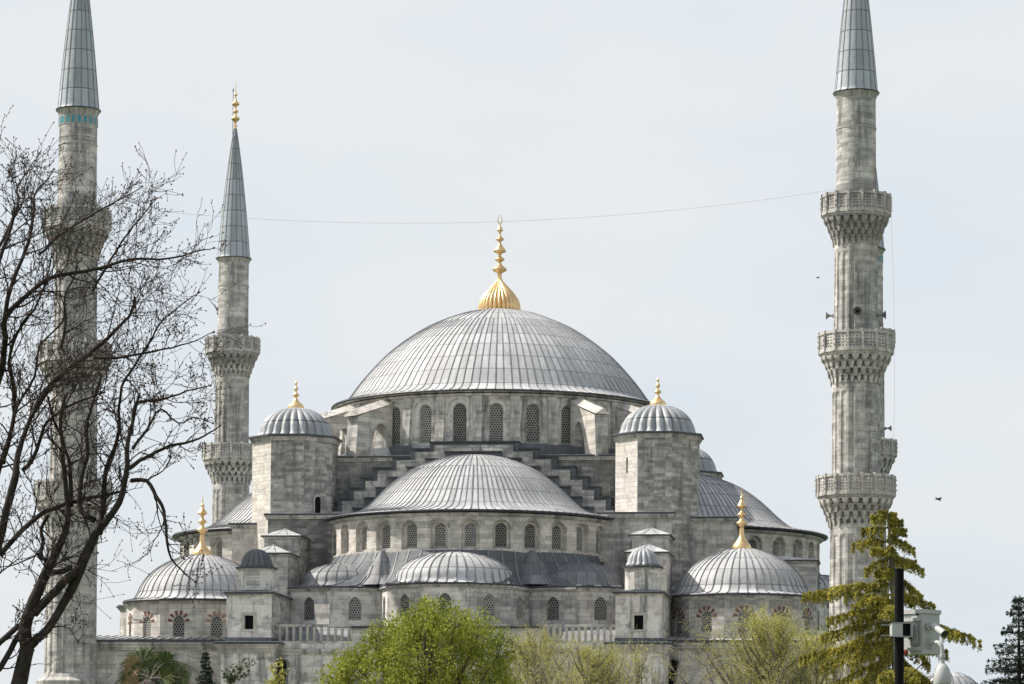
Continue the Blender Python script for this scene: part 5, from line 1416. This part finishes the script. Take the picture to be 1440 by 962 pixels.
for k in range(5): plate(m, onleft, .12, .42, .475 + .012 * k, .481 + .012 * k, 0, .006, M_CABD)
plate(m, onleft, .72, .82, .49, .52, 0, .01, M_HOLE)
plate(m, onleft, .1, .25, .02, .08, 0, .02, M_RUST)
m.build('door', cab)
m = MB()
bx0, bx1 = XZ(1253.5, 0)[0] - Xc, XZ(1283, 0)[0] - Xc; bz0, bz1 = XZ(0, 893)[1] - cabz0, XZ(0, 872.5)[1] - cabz0
m.box(bx0, bx0 + .13, -.13, .1, bz0, bz1, M_CAB); m.box(bx0 + .13, bx1, -.10, -.09, bz0, bz1, M_POLE)
for z in (bz0, bz1 - .012): m.box(bx0 - .0, bx1, -.135, .12, z, z + .014, M_CABD)
for z in (bz0 + .02, bz1 - .03): m.box(bx0 - .12, bx0, -.03, -.015, z, z + .012, M_CABD)
m.box(bx1 - .03, bx1, -.13, .2, bz0, bz1, M_CABD)
m.build('clamp', cab)
m = MB()
tube(m, [(bx0 + .1, .12, bz0), (bx0 + .12, .16, bz0 - .1), (L0 + .03, .2, .02), (L0 + .1, .2, -.05), (L0 + .2, .22, .03)], .008, M_POLE, 6)
tube(m, [(L1 + .1, .1, .02), (L1 + .12, .12, -.07), (L1 + .02, .16, -.1), (L0 + .04, .24, -.3), (L0 - .1, .12, -.6)], .007, M_POLE, 6)
m.build('wiring', cab)
# bullet camera
def cyl(m, a, b, r0, r1, mat, n=16, capa=True, capb=True, matb=None):
    a, b = Vector(a), Vector(b); d = (b - a).normalized(); u = d.cross(Vector((.1, .2, .97))).normalized(); v = d.cross(u)
    A = [a + (u * cos(2 * pi * k / n) + v * sin(2 * pi * k / n)) * r0 for k in range(n)]; B = [b + (u * cos(2 * pi * k / n) + v * sin(2 * pi * k / n)) * r1 for k in range(n)]
    for k in range(n): m.face([A[k], A[(k + 1) % n], B[(k + 1) % n], B[k]], mat)
    if capa: m.face(A, mat)
    if capb: m.face(B, matb or mat)
def P3(px, py, y=0.0):
    v = SP(px, py, YK); return Vector((v.x, y, v.z))
bc_o = P3(1309, 878); bc = tag(empty('bullet_camera', (bc_o.x, YK + .0, bc_o.z)), 'small white bullet camera angled down on the cabinet front', 'camera')
def rel(px, py, y, o): v = P3(px, py); return (v.x - o.x, y, v.z - o.z)
m = MB(); cyl(m, rel(1312.5, 876, -.04, bc_o), rel(1324.5, 888.5, -.26, bc_o), .042, .042, M_CAB, 18, matb=M_DOMEC); m.build('housing', bc, smooth=40)
m = MB(); cyl(m, rel(1324, 888, -.25, bc_o), rel(1324.8, 889, -.265, bc_o), .045, .045, M_CABD, 18, matb=M_DOMEC); m.build('lens', bc, smooth=40)
m = MB(); cyl(m, rel(1308, 877, .02, bc_o), rel(1308, 877, -.05, bc_o), .045, .045, M_CABD, 14); cyl(m, rel(1308, 877, -.05, bc_o), rel(1314, 877.5, -.07, bc_o), .02, .02, M_CABD); m.build('mount', bc, smooth=40)
# dome camera on its swan-neck
dc_o = P3(1322, 938); dc = tag(empty('dome_camera', (dc_o.x, YK - .22, dc_o.z)), 'white dome camera hanging from a curved arm under the cabinet', 'camera')
m = MB(); path_ = [rel(1308, 901, .22, dc_o), rel(1313, 899.5, .12, dc_o), rel(1318, 900.5, .04, dc_o), rel(1321.5, 905, 0, dc_o), rel(1322.5, 912, 0, dc_o), rel(1322.5, 920, 0, dc_o)]
tube(m, path_, .026, M_CAB, 12); m.build('arm', dc, smooth=50)
m = MB(); q0 = rel(1307.5, 901, .22, dc_o); m.box(q0[0] - .03, q0[0] + .03, q0[1] - .01, q0[1] + .03, q0[2] - .06, q0[2] + .06, M_CABD); m.build('bracket', dc)
z9 = lambda py: P3(0, py).z - dc_o.z; xo = rel(1322.6, 0, 0, dc_o)[0]
m = MB(); revolve(m, xo, 0, [(.0, z9(960)), (.105, z9(959)), (.112, z9(955)), (.108, z9(948)), (.088, z9(938)), (.055, z9(932)), (.03, z9(930)), (.028, z9(924)), (.036, z9(923)), (.036, z9(918)), (0, z9(917))], 28, M_CAB); m.build('housing', dc, smooth=40)
m = MB(); revolve(m, xo, 0, [(0, z9(968)), (.05, z9(966)), (.085, z9(962)), (.095, z9(958.6))], 24, M_DOMEC); m.build('bubble', dc, smooth=60)
m = MB(); revolve(m, xo, 0, [(.037, z9(923)), (.037, z9(921.5))], 20, M_CABD); m.build('ring', dc)

# ================================================================== BIRDS
M_BIRD = flat('bird_feathers', (0.03, 0.03, 0.032), .8)
def bird(px, py, Y, span, label, flip):
    c = SP(px, py, Y); r = tag(empty('bird', c), label, 'bird', 'birds in the sky')
    r.rotation_euler = (0, R(flip), R(20))
    m = MB(); s = span
    revolve(m, 0, 0, [(0, -.18 * s), (.05 * s, -.1 * s), (.07 * s, 0), (.04 * s, .13 * s), (.03 * s, .17 * s), (0, .2 * s)], 8, M_BIRD)
    o = m.build('body', r, smooth=60); o.rotation_euler = (0, R(90), 0)
    m = MB()
    for s_ in (-1, 1):
        pts = [(-.06, 0, 0), (.08, 0, 0), (.07, .25 * s_, .1), (-.02, .5 * s_, .02), (-.07, .26 * s_, .08)]
        m.face([(p[0] * s, p[1] * s, p[2] * s + .01) for p in pts], M_BIRD); m.face([(p[0] * s, p[1] * s, p[2] * s - .01 * s) for p in reversed(pts)], M_BIRD)
        m.build('wing', r); m = MB()
    m.face([(-.16 * s, 0, 0), (-.3 * s, .06 * s, 0), (-.3 * s, -.06 * s, 0)], M_BIRD); m.build('tail', r)
bird(1321, 697, 150, .75, 'dark bird flying right of the right minaret', 30)
bird(1150, 383, 220, .6, 'tiny distant bird left of the right minaret', 10)
